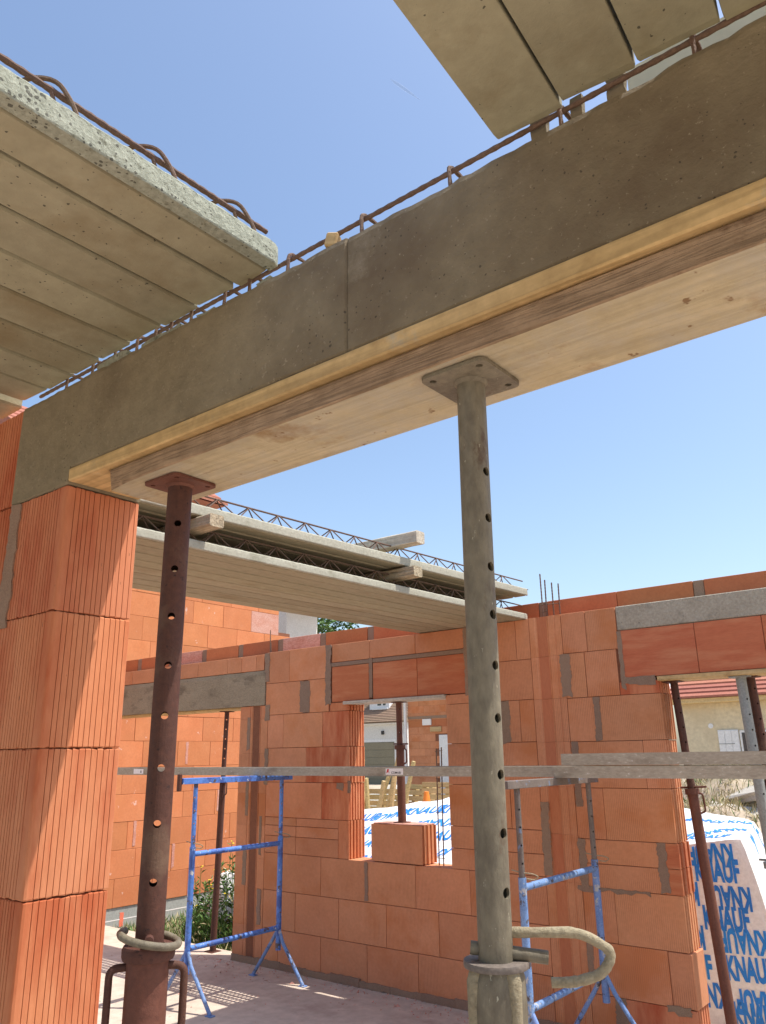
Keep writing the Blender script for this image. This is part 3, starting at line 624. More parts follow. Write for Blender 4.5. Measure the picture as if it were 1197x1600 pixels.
sl1 = overhead_slab('precast ribbed slab overhead at upper left with a pale rough edge and bent bars', (-1.003, 0, 2.6025), 0, 8, 0.1238, -3.6, 0.936, 0, seed=5)
link('edge_bar', rebar_mesh([(-.056, -3.0, .114), (-.057, .953, .113)], .0055, 7), 'rebar', sl1)
for y in (-.62, -.4, -.18, .03, .25, .475, .672, .865):
    pts = [(-.030, y + .048, .04), (-.038, y + .030, .095), (-.050, y + .004, .134), (-.075, y - .030, .130), (-.115, y - .052, .105), (-.128, y - .058, .04)]
    link('bar_loop', tube(fillet(pts, .02, 4), .0042, 7), 'rebar', sl1)
    link('bar_loop', tube(fillet([(-.055, y + .025, .03), (-.056, y + .006, .095), (-.056, y - .004, .115)], .02, 4), .0036, 7), 'rebar', sl1)
sl2 = overhead_slab('precast ribbed slab overhead at the left edge, resting low on the brick wall', (-2.005, 0, 2.590), 0, 6, 0.1238, -3.6, 0.935, 0, edge='none', seed=25)
sl3 = overhead_slab('precast ribbed slab overhead at upper right, smooth underside resting above the beam', (0, 0, 2.6055), 0, 0, 0.118, -3.4, .93, seed=45)
for k in range(9):
    xe = -.4985 + k * .1165; yl = (.929, .926, .928, .936, .935, .933, .935, .931, .935)[k]
    o = link('strip', strip_mesh(.1165, -3.4, yl, .05, .0035, seed=50 + k, gp=.0025), 'slab', sl3, (xe, 0, 0))
    # the slab lies slightly askew to the beam: shear in plan by turning each strip about its end
    o.rotation_euler = (0, 0, R(4.3)); o.location = (xe + yl * math.sin(R(4.3)), yl - yl * math.cos(R(4.3)), random.uniform(-.001, .001))
for k, (a, b) in enumerate(((-.447, -.419), (-.379, -.360), (-.322, -.292))):
    blob_patch('mortar_lump', beam, a, b, 2.556, 2.634, .966, 'beam', .012, 180 + k)
link('mortar_or_slab_strip', box(-.31, 3.0, 1.02, 1.10, 2.560, 2.70, .004), 'cream_wall', beam)  # added pale strip, standing in for a bright slab beyond the beam
# slab stack further back
def lattice(parent, x, y0, y1, z0, h=.085, step=.2):
    bm = bmesh.new(); hw = .042
    a_tube(bm, [(x, y0, z0 + h), (x, y1, z0 + h)], .0052, 6)
    for s in (-1, 1): a_tube(bm, [(x + s * hw, y0, z0 + .014), (x + s * hw, y1, z0 + .014)], .004, 5)
    y = y0 + .03
    while y + step < y1:
        for s in (-1, 1):
            a_tube(bm, [(x + s * hw, y, z0 + .0), (x + s * .006, y + step / 2, z0 + h)], .0036, 5)
            a_tube(bm, [(x + s * .006, y + step / 2, z0 + h), (x + s * hw, y + step, z0 + .0)], .0036, 5)
        y += step
    return link('lattice_girder', fin(bm, smooth=True), 'rebar', parent)
def far_slab(label, p_far, p_near, t, n=8, w=.1238, seed=0):
    """slab whose near edge runs from p_near to p_far (right-hand lower edge)"""
    a, b = Vector(p_near), Vector(p_far); d = b - a; Ln = d.length
    rz = math.atan2(-d.x, d.y); rx = math.asin(d.z / Ln)
    s = thing('precast_slab', label, 'slab', a, (rx, 0, rz))
    link('side_face', rough_edge(-.02, 0, 0, Ln, t, seed, .5), 'slab_side', s)
    for k in range(n):
        wk = w - (.02 if k == 0 else 0)
        link('strip', strip_mesh(wk, 0, Ln, t, .010, seed + k, False, gp=.0055), 'slab_far', s, (-(k + 1) * w, 0, random.uniform(-.0015, .0015)))
    for x in (-.10, -.50, -.90): lattice(s, x, .02, Ln + .10 if x > -.2 else Ln - .02, t)
    return s
far_slab('lower precast slab of the stack, ribbed tan underside spanning to the far wall', (-2.772, 5.165, 2.601), (-2.872, 1.02, 2.572), .042, seed=70)
far_slab('upper precast slab of the stack, resting on timber bearers above the lower one', (-2.757, 5.165, 2.778), (-2.86, 1.02, 2.722), .05, seed=90)
def bearer(label, x0, x1, y, z, sy=.085, sz=.075, rz=0.0, m='wood_end'):
    bm = bmesh.new(); n = 12; rings = []
    for i in range(n + 1):
        x = x0 + (x1 - x0) * i / n; j = lambda k: .004 * noise.noise(Vector((x * 6, k, z * 9)))
        rings.append([bm.verts.new((x, yy + j(k), zz + j(k + 9))) for k, (yy, zz) in enumerate(((-sy / 2, 0.006), (-sy / 2 + .006, 0), (sy / 2 - .006, 0), (sy / 2, .006), (sy / 2, sz - .006), (sy / 2 - .006, sz), (-sy / 2 + .006, sz), (-sy / 2, sz - .006)))])
    for a, b in zip(rings[:-1], rings[1:]):
        for k in range(8): bm.faces.new((a[k], a[(k + 1) % 8], b[(k + 1) % 8], b[k]))
    bm.faces.new(rings[0]); bm.faces.new(rings[-1][::-1])
    o = link('timber_bearer', fin(bm), m, None, (0, y, z), (0, 0, rz)); tag(o, label, 'timber', 'timber bearers in the slab stack'); return o
bearer('timber bearer between the stacked slabs, its dark end next to the rusty prop', -3.8, -2.735, 2.22, 2.668, .08, .058)
bearer('timber bearer between the stacked slabs, further along near the middle', -3.8, -2.72, 3.74, 2.684, .085, .062)
bearer('pale timber bearer lying on top of the slab stack', -3.75, -2.70, 3.80, 2.885, .085, .075, .02, 'wood_grey')
bearer('timber bearer between the stacked slabs at their end on the far wall', -3.8, -2.93, 4.95, 2.698, .085, .062)

# ------------------------------------------------------------------ adjustable steel props
def prop(label, top, foot, r_in, r_out, z_collar, m_in, m_out, hole_dir, holes, hole_r=.0068, plate=.122, plate_m=None, detail=None, pz=None, name='adjustable_prop'):
    """top, foot: world points on the axis; the prop is built along +z and turned onto that axis"""
    top = Vector(top); foot = Vector(foot); d = top - foot; Ln = d.length
    q = Vector((0, 0, 1)).rotation_difference(d); p = thing(name, label, 'prop', foot)
    p.rotation_mode = 'QUATERNION'; p.rotation_quaternion = q
    zc = z_collar - foot.z
    zt = Ln - .006
    it = lathe([(r_in, zc - .08), (r_in, zt), (r_in - .0042, zt), (r_in - .0042, zc - .08)], 28)
    bm = bmesh.new(); hv = Vector((hole_dir[0], hole_dir[1], 0)).normalized() * (r_in * 1.6)
    for z in holes:
        zz = z - foot.z
        a_tube(bm, [Vector((0, 0, zz)) - hv, Vector((0, 0, zz)) + hv], hole_r, 14)
    if holes: it = boolean_cut(it, fin(bm))
    else: bm.free()
    for pl in it.polygons: pl.use_smooth = True
    try: it.set_sharp_from_angle(angle=R(35))
    except Exception: pass
    it.materials.clear()
    link('inner_tube', it, m_in, p)
    zo = zc - .018
    link('outer_tube', lathe([(r_out, .006), (r_out, zo), (r_out - .005, zo), (r_out - .005, .006)], 28), m_out, p)
    if plate:
        h = plate / 2; bm = bmesh.new(); prof = []
        for cx, cy, a0 in ((h, h, 0), (-h, h, 90), (-h, -h, 180), (h, -h, 270)):
            for s in range(5):
                a = R(a0 + s * 22.5); rr = .014
                prof.append((cx - math.copysign(rr, cx) + rr * math.cos(a), cy - math.copysign(rr, cy) + rr * math.sin(a)))
        a_prism(bm, prof, zt - .0005, zt + .0055); me = fin(bm)
        bm = bmesh.new()
        for sx in (-1, 1):
            for sy in (-1, 1): a_tube(bm, [(sx * h * .72, sy * h * .72, zt - .01), (sx * h * .72, sy * h * .72, zt + .02)], .0058, 12)
        me = boolean_cut(me, fin(bm)); me.materials.clear()
        o = link('head_plate', me, plate_m or m_in, p, rot=(0, 0, 0 if pz is None else pz))
        link('weld', lathe([(r_in - .001, zt - .008), (r_in + .005, zt - .0008), (r_in - .001, zt - .0008)], 24), plate_m or m_in, p)
        link('foot_plate', box(-h, h, -h, h, 0, .006, .001), m_out, p)
    return p, zc
LP_TOP, LP_FT = (-1.386, 1.018, 2.2512), (-1.400, 1.018, 0.0)
holesL = [2.152, 2.052, 1.951, 1.850, 1.750, 1.649, 1.546, 1.442]
p1, zc = prop('thick dark rusty prop beside the grooved brick pillar', LP_TOP, LP_FT, .0264, .0389, 1.3385, 'rust', 'rust_red', (.80, -.60), holesL, .0075, plate=.117, plate_m='rust_red')
# collar ring, pin loop and two D handles of the rusty prop
link('collar', lathe([(.030, zc - .03), (.047, zc - .03), (.049, zc - .024), (.049, zc - .012), (.046, zc - .006), (.030, zc - .006)], 28), 'rust', p1)
ring = [(.057 * math.cos(a) , .052 * math.sin(a), zc + .004 + .010 * math.cos(a + 2.4)) for a in [R(200 + i * 15) for i in range(19)]]
link('pin_loop', tube(ring, .0072, 10), 'khaki', p1)
link('pin', tube([(-.045 * .8, .045 * .6, zc + .006), (.052 * .8, -.052 * .6, zc + .008)], .0085, 10), 'rust', p1)
for a in (R(-128), R(48)):
    c, s = math.cos(a), math.sin(a)
    pts = [(c * .036, s * .036, zc - .030 - .012), (c * .068, s * .068, zc - .044), (c * .068, s * .068, zc - .15), (c * .036, s * .036, zc - .155)]
    link('handle', tube(fillet(pts, .022, 5), .0072, 10), 'rust', p1)
RP_TOP, RP_FT = (-.615, 1.006, 2.2505), (-.634, 1.006, 0.0)
holesR = [2.086, 2.011, 1.935, 1.863, 1.789, 1.715, 1.639, 1.563, 1.489]
p2, zc = prop('mortar splashed grey prop with a bent hook handle in the foreground', RP_TOP, RP_FT, .0232, .0340, 1.4064, 'khaki', 'khaki', (.98, -.10), holesR, .0072)
link('collar', lathe([(.0235, zc - .008), (.0425, zc - .008), (.0432, zc - .006), (.0432, zc - .002), (.0425, zc), (.0235, zc)], 36), 'dark_steel', p2)
link('cast_housing', lathe([(.0345, zc - .16), (.0375, zc - .14), (.0385, zc - .05), (.0375, zc - .02), (.034, zc - .010), (.0240, zc - .009), (.0240, zc - .16)], 30), 'khaki', p2)
# cast lugs below the collar
for a in (R(-115), R(-20), R(75), R(165)):
    c, s = math.cos(a), math.sin(a); pts = [(c * .030, s * .030, zc - .012), (c * .0345, s * .0345, zc - .022), (c * .036, s * .036, zc - .05), (c * .036, s * .036, zc - .11), (c * .030, s * .030, zc - .16)]
    link('lug', tube(pts, .010, 10, rs=[.011, .0105, .0085, .0075, .006]), 'khaki_rough', p2)
vR = Vector((.86, .52, 0)); vF = Vector((-.52, .86, 0))
def hp(r_, z_, f_=0): v = vR * r_ + vF * f_; return (v.x, v.y, z_)
hk = [Vector(p) for p in fillet([hp(-.012, zc + .032, .01), hp(.03, zc + .033), hp(.112, zc + .035), hp(.152, zc + .012), hp(.136, zc - .014), hp(.10, zc - .024), hp(.070, zc - .025)], .03, 9)]
bm = bmesh.new(); a_tube(bm, hk, .0078, 14, rs=[.0067 * (1 + .16 * noise.noise(Vector((i * .45, 3, 1))) + .08 * noise.noise(Vector((i * 1.4, 8, 1)))) for i in range(len(hk))]); link('hook_handle', fin(bm, smooth=True), 'khaki_rough', p2)
link('pin', tube([hp(-.033, zc + .014), hp(.068, zc + .004)], .0085, 12), 'khaki', p2)

def far_prop(label, top, foot, zc, m, r=.024, ro=.031, nh=7, plate=.11, hd=(.75, -.66), m_in=None):
    hs = [zc + .10 + i * .09 for i in range(nh) if zc + .10 + i * .09 < top[2] - .05]
    p, z = prop(label, top, foot, r, ro, zc, m_in or m, m, hd, hs, .006, plate)
    link('collar', lathe([(r + .001, z - .03), (ro + .012, z - .03), (ro + .012, z + .004), (r + .001, z + .004)], 20), m, p)
    link('handle', tube(fillet([(ro, 0, z - .02), (ro + .03, 0, z - .03), (ro + .03, 0, z - .13), (ro, 0, z - .14)], .02, 4), .006, 8), m, p)
    link('pin', tube([(-.075, .02, z + .012), (.10, -.03, z + .012)], .006, 8), m, p)
    return p
far_prop('thin rusty prop standing in the door opening under the grey lintel', (-6.148, 5.23, 2.097), (-6.205, 5.23, 0.0), 1.47, 'rust', .022, .029)
far_prop('short dark red prop standing on the loose brick in the window', (-4.012, 5.20, 2.078), (-4.02, 5.225, 1.164), 1.74, 'rust_red', .024, .032, 3, .10)
far_prop('slanting rusty prop beside the left jamb of the right-hand opening', (-1.795, 5.24, 2.097), (-1.69, 5.24, 0.0), 1.44, 'rust_red', .024, .031, m_in='rust')
far_prop('grey perforated prop under the head of the right-hand opening', (-1.372, 5.20, 2.097), (-1.315, 5.20, 0.0), 1.05, 'grey_steel', .030, .038, 12, .12)
far_prop('dark rusty prop just behind the grey one in the right-hand opening', (-1.335, 5.27, 2.097), (-1.255, 5.28, 0.0), 1.475, 'rust', .027, .042, 8, .11)

# ------------------------------------------------------------------ trestles and scaffold planks
def trestle(label, x, y0, y1, zt, m, mworn, lowbar, midbar, top_m, stub, group):
    t = thing('trestle', label, 'trestle', (x, (y0 + y1) / 2, 0), group=group); h = (y1 - y0) / 2
    for s, yy in ((-1, -h), (1, h)):
        me = tube([(0, yy, lowbar - .16), (0, yy, midbar + .05)], .0215, 14); link('upright', me, m, t)
        hs = [midbar + .12 + i * .09 for i in range(6) if midbar + .12 + i * .09 < zt - .08]
        me = lathe([(.0165, midbar - .05), (.0165, zt - .01), (.013, zt - .01), (.013, midbar - .05)], 16)
        bm = bmesh.new()
        for z in hs: a_tube(bm, [(-.03, .02, z), (.03, -.02, z)], .0058, 10)
        me = boolean_cut(me, fin(bm)); me.materials.clear()
        for pl in me.polygons: pl.use_smooth = True
        try: me.set_sharp_from_angle(angle=R(35))
        except Exception: pass
        link('extension', me, top_m, t, (0, yy, 0))
        for sx, ex in ((1, .275), (-1, .28)):
            link('leg', tube([(sx * .012, yy, lowbar - .02), (sx * .06, yy - .01, lowbar - .10), (sx * ex, yy, .006)], .0135, 10), mworn, t)
            link('foot', box(sx * ex - .03, sx * ex + .03, yy - .022, yy + .022, 0.0005, .007, .001), mworn, t)
        # wire locking pin with a loop
        zz = midbar + .075
        lp = fillet([(-.05, yy - .02, zz + .012), (.0, yy - .005, zz), (.06, yy + .012, zz - .004), (.085, yy + .03, zz - .018), (.06, yy + .03, zz - .036), (.02, yy + .01, zz - .03)], .02, 4)
        link('locking_pin', tube(lp, .0032, 7), 'khaki_rough', t)
    for zb in (lowbar, midbar): link('cross_bar', tube([(0, -h, zb), (0, h, zb)], .0185, 12), m if zb == midbar else m, t)
    link('top_rail', box(-.028, .028, -h - .14, h + .10, zt - .012, zt + .030, .002), top_m if top_m != 'blue' else 'blue', t)
    if stub: link('end_stop', box(-.016, .016, -h - .165, -h - .14, zt - .06, zt + .06, .003), 'rust', t)
    return t
trestle('bright blue trestle by the door opening on the left', -5.02, 4.0, 4.89, 1.495, 'blue', 'blue_worn', .375, .995, 'blue', True, 'scaffold trestles')
YR0, YR1 = 4.03, 4.93; XT = -2.305
trestle('worn blue and bare steel trestle behind the hooked grey prop', XT, YR0, YR1, 1.495, 'blue_worn', 'blue_worn', .42, .985, 'dark_steel', False, 'scaffold trestles')
def scaffold_plank(label, x0, x1, y0, y1, z0, t=.058):
    s = thing('scaffold_plank', label, 'plank', ((x0 + x1) / 2, (y0 + y1) / 2, z0), group='steel scaffold planks'); L_ = x1 - x0; W_ = y1 - y0
    for sy in (-1, 1):   # folded side rails
        y = sy * W_ / 2
        prof = [(y, 0), (y, t), (y - sy * .003, t), (y - sy * .003, .003), (y - sy * .022, .003), (y - sy * .022, 0)]
        link('side_rail', prism(prof, -L_ / 2, L_ / 2, 'x'), 'galv', s)
    # perforated deck: real square holes
    nx = int(L_ / .042); ny = max(3, int((W_ - .02) / .042)); px = L_ / nx; py = (W_ - .0065) / ny
    bm = bmesh.new(); r_ = .013
    V = {}
    def v(x, y):
        k = (round(x, 5), round(y, 5))
        if k not in V: V[k] = bm.verts.new((x, y, 0))
        return V[k]
    xs = []; ysl = []
    for i in range(nx): c = -L_ / 2 + (i + .5) * px; xs += [c - r_, c + r_]
    for j_ in range(ny): c = -(W_ - .0065) / 2 + (j_ + .5) * py; ysl += [c - r_, c + r_]
    xs = [-L_ / 2] + xs + [L_ / 2]; ysl = [-(W_ - .0065) / 2] + ysl + [(W_ - .0065) / 2]
    for i in range(len(xs) - 1):
        for j_ in range(len(ysl) - 1):
            if i % 2 == 1 and j_ % 2 == 1: continue
            bm.faces.new((v(xs[i], ysl[j_]), v(xs[i + 1], ysl[j_]), v(xs[i + 1], ysl[j_ + 1]), v(xs[i], ysl[j_ + 1])))
    me = fin(bm)
    o = link('perforated_deck', me, 'galv', s, (0, 0, t - .0045)); md = o.modifiers.new('t', 'SOLIDIFY'); md.thickness = .0025; md.offset = 0
    for sx in (-1, 1): link('end_cap', box(sx * L_ / 2 - .002, sx * L_ / 2 + .002, -W_ / 2 + .0035, W_ / 2 - .0035, .001, t - .007), 'galv', s)
    return s
pl = scaffold_plank('long perforated steel plank along the left trestle, with a small white maker label', -7.95, -2.30, 4.60, 4.90, 1.5255, .062)
lx = -3.49 - (-7.95 - 2.30) / 2
# two small labels on the near side rail
def rail_label(parent, x, w, h, word):
    y = -.15 - .0012
    o = link('label', box(x - w / 2, x + w / 2, y, y + .001, .010, .010 + h, 0), 'label', parent)
    if word:
        me = text_mesh(word, h * .52, 1.05, .012); me.transform(Matrix.Translation((x + w * .10, y - .0008, .010 + h * .30)) @ Matrix.Rotation(R(90), 4, 'X')); link('lettering', me, 'label_ink', o)
        me = prism([(x - w * .46, .010 + h * .2), (x - w * .40, .010 + h * .9), (x - w * .30, .010 + h * .9), (x - w * .33, .010 + h * .55), (x - w * .27, .010 + h * .2), (x - w * .35, .010 + h * .45)], y - .0004, y - .0010, 'y'); link('emblem', me, 'label_red', o)
    else:
        link('lettering', prism([(x + w * .2, .02), (x + w * .27, .045), (x + w * .34, .02)], y - .0004, y - .001, 'y'), 'label_ink', o)
rail_label(pl, -3.60 + 5.125, .155, .042, 'COMABI'); rail_label(pl, -6.62 + 5.125, .15, .042, None)
scaffold_plank('lower of the two stacked steel planks at the right edge', -2.29, 1.2, 4.45, 4.75, 1.5255, .064)
scaffold_plank('upper of the two stacked steel planks at the right edge', -2.235, 1.2, 4.447, 4.747, 1.596, .064)
far_t = trestle('second blue trestle far right under the stacked steel planks', 0.75, 4.03, 4.93, 1.495, 'blue_worn', 'blue_worn', .42, .985, 'dark_steel', False, 'scaffold trestles')

# ------------------------------------------------------------------ brick gable wall of the neighbouring building (sunlit)
XG = -8.29
gw = thing('brick_wall', 'tall sunlit orange brick wall of the next building beyond the door opening', 'wall')
link('mortar_core', box(XG - .19, XG - .01, 3.0, 7.93, .12, 3.92), 'core', gw); link('mortar_core', box(XG - .19, XG - .01, 7.93, 8.18, .12, 3.38), 'core', gw)
link('plinth', box(XG - .2, XG - .012, 3.0, 8.22, -.35, .108), 'render_grey', gw)
for i in range(13):
    z0 = .11 + i * .293; z1 = z0 + .293; off = (.0, .25, .12, .37)[i % 4]; ye = 7.945 if z0 > 3.2 else 8.20
    ys_ = [3.0] + [3.0 + off + .05 + .5 * k for k in range(12) if 3.06 < 3.0 + off + .05 + .5 * k < ye - .06] + [ye]
    for a, b in zip(ys_[:-1], ys_[1:]):
        mm = 'brick_pink' if (i == 11 and 7.2 < a < 7.6) else 'brick_y'
        put_brick(gw, a, b, z0, z1, XG - .2, XG, mm, along='y', j=.002)
for k, (y, z) in enumerate(((6.42, 1.58), (6.14, 1.29), (6.95, 1.0), (6.3, .42), (5.75, .71))):
    blob_patch('mortar_smear', gw, y, y + .035, z + .02, z + .28, XG - .001, 'brick_pink', .005, 300 + k, axis='x', flip=1)
link('chalk_line', box(XG - .0118, XG - .0105, 4.0, 7.0, -.02, -.010), 'label', gw)
blob_patch('paint_mark', gw, 5.66, 5.71, -.09, .05, XG - .0125, 'red_mark', .003, 320, axis='x', flip=1)

# ------------------------------------------------------------------ insulation bales outside
def bale(label, corners, m='film', nz=.02, seed=0, n=16):
    """hexahedron given by 8 corners, subdivided and gently creased like wrapped film"""
    c = [Vector(p) for p in corners]
    t = thing('insulation_bale', label, 'bale', group='wrapped insulation bales outside')
    bm = bmesh.new()
    def tri(u, v_, w_):
        p = Vector()
        for i in (0, 1):
            for j_ in (0, 1):
                for k in (0, 1): p += c[i + 2 * j_ + 4 * k] * ((u if i else 1 - u) * (v_ if j_ else 1 - v_) * (w_ if k else 1 - w_))
        return p
    V = {}
    def vv(i, j_, k):
        if (i, j_, k) not in V:
            u, v_, w_ = i / n, j_ / n, k / n
            p = tri(u, v_, w_); ctr = tri(.5, .5, .5)
            q = p + Vector((noise.noise(p * 3 + Vector((seed, 0, 0))), noise.noise(p * 3 + Vector((0, seed, 5))), noise.noise(p * 3 + Vector((9, 0, seed))))) * nz
            ed = sum(1 for a in (u, v_, w_) if a < .001 or a > .999)
            q = q.lerp(ctr, .0 if ed < 2 else (.012 if ed == 2 else .03))
            V[(i, j_, k)] = bm.verts.new(q)
        return V[(i, j_, k)]
    for a in range(n):
        for b in range(n):
            for e in (0, n):
                bm.faces.new((vv(a, b, e), vv(a + 1, b, e), vv(a + 1, b + 1, e), vv(a, b + 1, e)))
                bm.faces.new((vv(a, e, b), vv(a + 1, e, b), vv(a + 1, e, b + 1), vv(a, e, b + 1)))
                bm.faces.new((vv(e, a, b), vv(e, a + 1, b), vv(e, a + 1, b + 1), vv(e, a, b + 1)))
    bmesh.ops.recalc_face_normals(bm, faces=bm.faces[:])
    bvh = BVHTree.FromBMesh(bm)
    me = fin(bm, smooth=True); link('wrapping', me, m, t)
    return t, bvh
def print_word(t, bvh, s, o, ux, uy, size, xs, flip=False, bold=.03, mirror=False):
    """word printed on the film: laid on the plane (o, ux, uy) and dropped onto the surface along its normal"""
    ux = Vector(ux).normalized(); uy = Vector(uy).normalized(); nrm = ux.cross(uy).normalized()
    me = text_mesh(s, size, xs, bold)
    bm = bmesh.new(); bm.from_mesh(me)
    for _ in range(2):
        lg = [e for e in bm.edges if e.calc_length() > .05]
        if lg: bmesh.ops.subdivide_edges(bm, edges=lg, cuts=1)
    bmesh.ops.triangulate(bm, faces=bm.faces[:])
    sg = -1 if flip else 1
    ok = []
    for v in bm.verts:
        p = Vector(o) + ux * v.co.x * sg * (-1 if mirror else 1) + uy * v.co.y * sg
        h = bvh.ray_cast(p + nrm * .5, -nrm, 1.5)
        if h[0] is None: v.co = p; ok.append(v)
        else: v.co = h[0] + nrm * .004
    if ok: bmesh.ops.delete(bm, geom=ok, context='VERTS')
    if len(bm.faces): link('printed_word', fin(bm), 'ink', t)
    else: bm.free()
# right-hand bale (corner order: x-,y-,z- fastest x)
bR, vR_ = bale('tall white bale with blue lettering seen through the right-hand opening',
    [(-3.0, 6.05, -.15), (-1.52, 6.25, -.15), (-3.0, 7.4, -.15), (-1.45, 7.4, -.15), (-3.0, 6.0, .86), (-1.785, 6.22, 1.085), (-3.0, 7.3, 1.26), (-1.93, 7.15, 1.13)], seed=3, nz=.012)
fx = Vector((1, .14, 0)); fz = Vector((-.02, .0, 1))
rw = random.Random(4)
for z, xs_, fl in ((.86, (-2.34, -1.97), False), (.97, (-1.98,), True), (.70, (-2.27, -1.93), True), (.555, (-2.36, -1.94), False), (.42, (-2.24, -1.87), True), (.24, (-2.24, -1.84), False), (.07, (-2.17, -1.82), True), (-.04, (-1.84,), False)):
    for x in xs_: print_word(bR, vR_, 'KNAUF', (x + rw.uniform(-.02, .02), 6.2 + (x + 1.785) * .16, z + rw.uniform(-.012, .012)), fx, fz, .20, .45, fl, .045)
for (x, y, a, fl) in ((-2.22, 6.45, 12, True), (-1.95, 6.60, 30, True), (-1.93, 6.95, 10, False), (-2.25, 6.9, -10, True), (-2.6, 6.5, 5, False), (-2.05, 6.33, 0, False)):
    ca, sa = math.cos(R(a)), math.sin(R(a)); print_word(bR, vR_, 'KNAUF', (x, y, 1.1), (ca, sa, 0), (-sa, ca, 0), .15, .62, fl, .035)
# middle bale
bM, vM = bale('low sloping white bale with blue print seen through the window',
    [(-6.6, 5.75, -.15), (-4.15, 5.75, -.15), (-6.6, 7.6, -.15), (-4.35, 7.6, -.15), (-6.6, 5.85, .45), (-4.17, 5.85, .72), (-6.6, 7.2, 1.02), (-4.28, 7.2, 1.33)], seed=8, nz=.03)
for k, (x, y, fl) in enumerate(((-4.6, 6.95, False), (-5.05, 6.95, False), (-5.5, 6.95, True), (-5.95, 6.95, False), (-4.75, 6.65, True), (-5.2, 6.62, True), (-5.65, 6.6, False), (-4.55, 6.35, False), (-5.0, 6.3, True), (-5.4, 6.3, False), (-5.8, 6.3, True), (-4.9, 6.0, False), (-5.3, 6.0, True), (-5.7, 6.0, True), (-4.5, 6.05, True))):
    print_word(bM, vM, 'KNAUF', (x, y, 1.1), (1, 0, .12), (0, 1, .42), .21, .72, fl, .03)
for k, (x, z, fl) in enumerate(((-5.55, .32, False), (-5.2, .36, True), (-5.35, .17, True), (-4.9, .3, False), (-5.75, .18, False), (-5.45, .45, True))):
    print_word(bM, vM, 'KNAUF', (x, 5.8, z), (1, 0, 0), (0, 0.1, 1), .16, .66, fl, .03)
# white plastic sack by the door
bm = bmesh.new()
bmesh.ops.create_icosphere(bm, subdivisions=3, radius=1)
for v in bm.verts:
    p = v.co.copy(); k = 1 + .25 * noise.noise(p * 2.1 + Vector((4, 4, 4))) + .1 * noise.noise(p * 6)
    v.co = Vector((p.x * .28 * k * (1 - .3 * p.z), p.y * .22 * k * (1 - .3 * p.z), max(0, .30 + p.z * .36 * k)))
o = link('plastic_sack', fin(bm, smooth=True), 'film', None, (-6.93, 6.05, -.14)); tag(o, 'white plastic sack leaning outside next to the door jamb', 'sack')

# ------------------------------------------------------------------ plants
def leaf_mass(pts_fn, count, size, mats, name, seed, aspect=2.4):
    rnd = random.Random(seed); verts = []; faces = []; mi = []
    for i in range(count):
        p, dr = pts_fn(rnd)
        dr = Vector(dr); dr += Vector((rnd.gauss(0, .45), rnd.gauss(0, .45), rnd.gauss(0, .35))); dr.normalize()
        sd = dr.cross(Vector((rnd.gauss(0, 1), rnd.gauss(0, 1), rnd.gauss(0, 1))))
        if sd.length < 1e-3: continue
        sd.normalize(); L_ = size * rnd.uniform(.6, 1.35); W_ = L_ / aspect; b = len(verts); p = Vector(p)
        up = dr.cross(sd) * L_ * .12
        verts += [p, p + dr * L_ * .5 + sd * W_ * .5 + up, p + dr * L_, p + dr * L_ * .5 - sd * W_ * .5 + up]
        faces += [(b, b + 1, b + 2, b + 3)]; mi.append(rnd.choices(range(len(mats)), [m_[1] for m_ in mats])[0])
    me = bpy.data.meshes.new(name); me.from_pydata(verts, [], faces)
    for m_ in mats: me.materials.append(MT[m_[0]])
    me.polygons.foreach_set('material_index', mi); me.update(); return me
def weed_pts(cx, cy, rx, ry, h):
    def f(r):
        a = r.uniform(0, 6.283); q = math.sqrt(r.random()); x = cx + q * rx * math.cos(a); y = cy + q * ry * math.sin(a)
        hh = h * (1 - .55 * q) * (.7 + .6 * noise.noise(Vector((x * 3, y * 3, 1)))); z = -.12 + r.random() ** .8 * max(.05, hh)
        return (x, y, z), (math.cos(a) * .4 * q, math.sin(a) * .4 * q, .8)
    return f
t = thing('weed_clump', 'tall green weeds with yellow flowers outside the door opening', 'weeds')
link('foliage', leaf_mass(weed_pts(-6.72, 6.05, .75, .45, .62), 5200, .075, [('leaf', 3), ('leaf_dark', 1), ('dry', .35)], 'weed', 3, 4.5), 'leaf', t)
link('foliage', leaf_mass(weed_pts(-6.55, 5.95, .18, .15, 1.0), 700, .07, [('leaf', 3), ('dry', .6)], 'weed', 4, 4), 'leaf', t)
rr = random.Random(9); bf = bmesh.new(); bs = bmesh.new(); tips = []
for i in range(70):
    x = -6.75 + rr.gauss(0, .30); y = 5.98 + rr.gauss(0, .17); h_ = rr.uniform(.25, .62) + (.28 if abs(x + 6.6) < .12 else 0)
    b = Vector((x + rr.uniform(-.09, .09), y + rr.uniform(-.09, .09), h_)); a_tube(bs, [(x, y, -.14), Vector((x, y, -.14)).lerp(b, .55) + Vector((rr.uniform(-.02, .02), 0, .02)), b], .003, 4)
    tips.append((Vector((x, y, -.14)), b))
    if rr.random() < .6:
        for q in range(rr.randint(1, 3)): bmesh.ops.create_icosphere(bf, subdivisions=1, radius=rr.uniform(.008, .015), matrix=Matrix.Translation(b + Vector((rr.uniform(-.02, .02), rr.uniform(-.02, .02), rr.uniform(-.03, .01)))) @ Matrix.Diagonal((1, 1, .5, 1)))
for o_ in (link('flowers', fin(bf), 'flower', t), link('stems', fin(bs), 'leaf', t)): o_['kind'] = 'stuff'
def on_stem(r):
    a, b = r.choice(tips); k = r.uniform(.2, 1); g = r.uniform(0, 6.283); return a.lerp(b, k), (math.cos(g), math.sin(g), .5)
link('foliage', leaf_mass(on_stem, 2600, .07, [('leaf', 3), ('dry', .3)], 'weed', 14, 3.5), 'leaf', t)
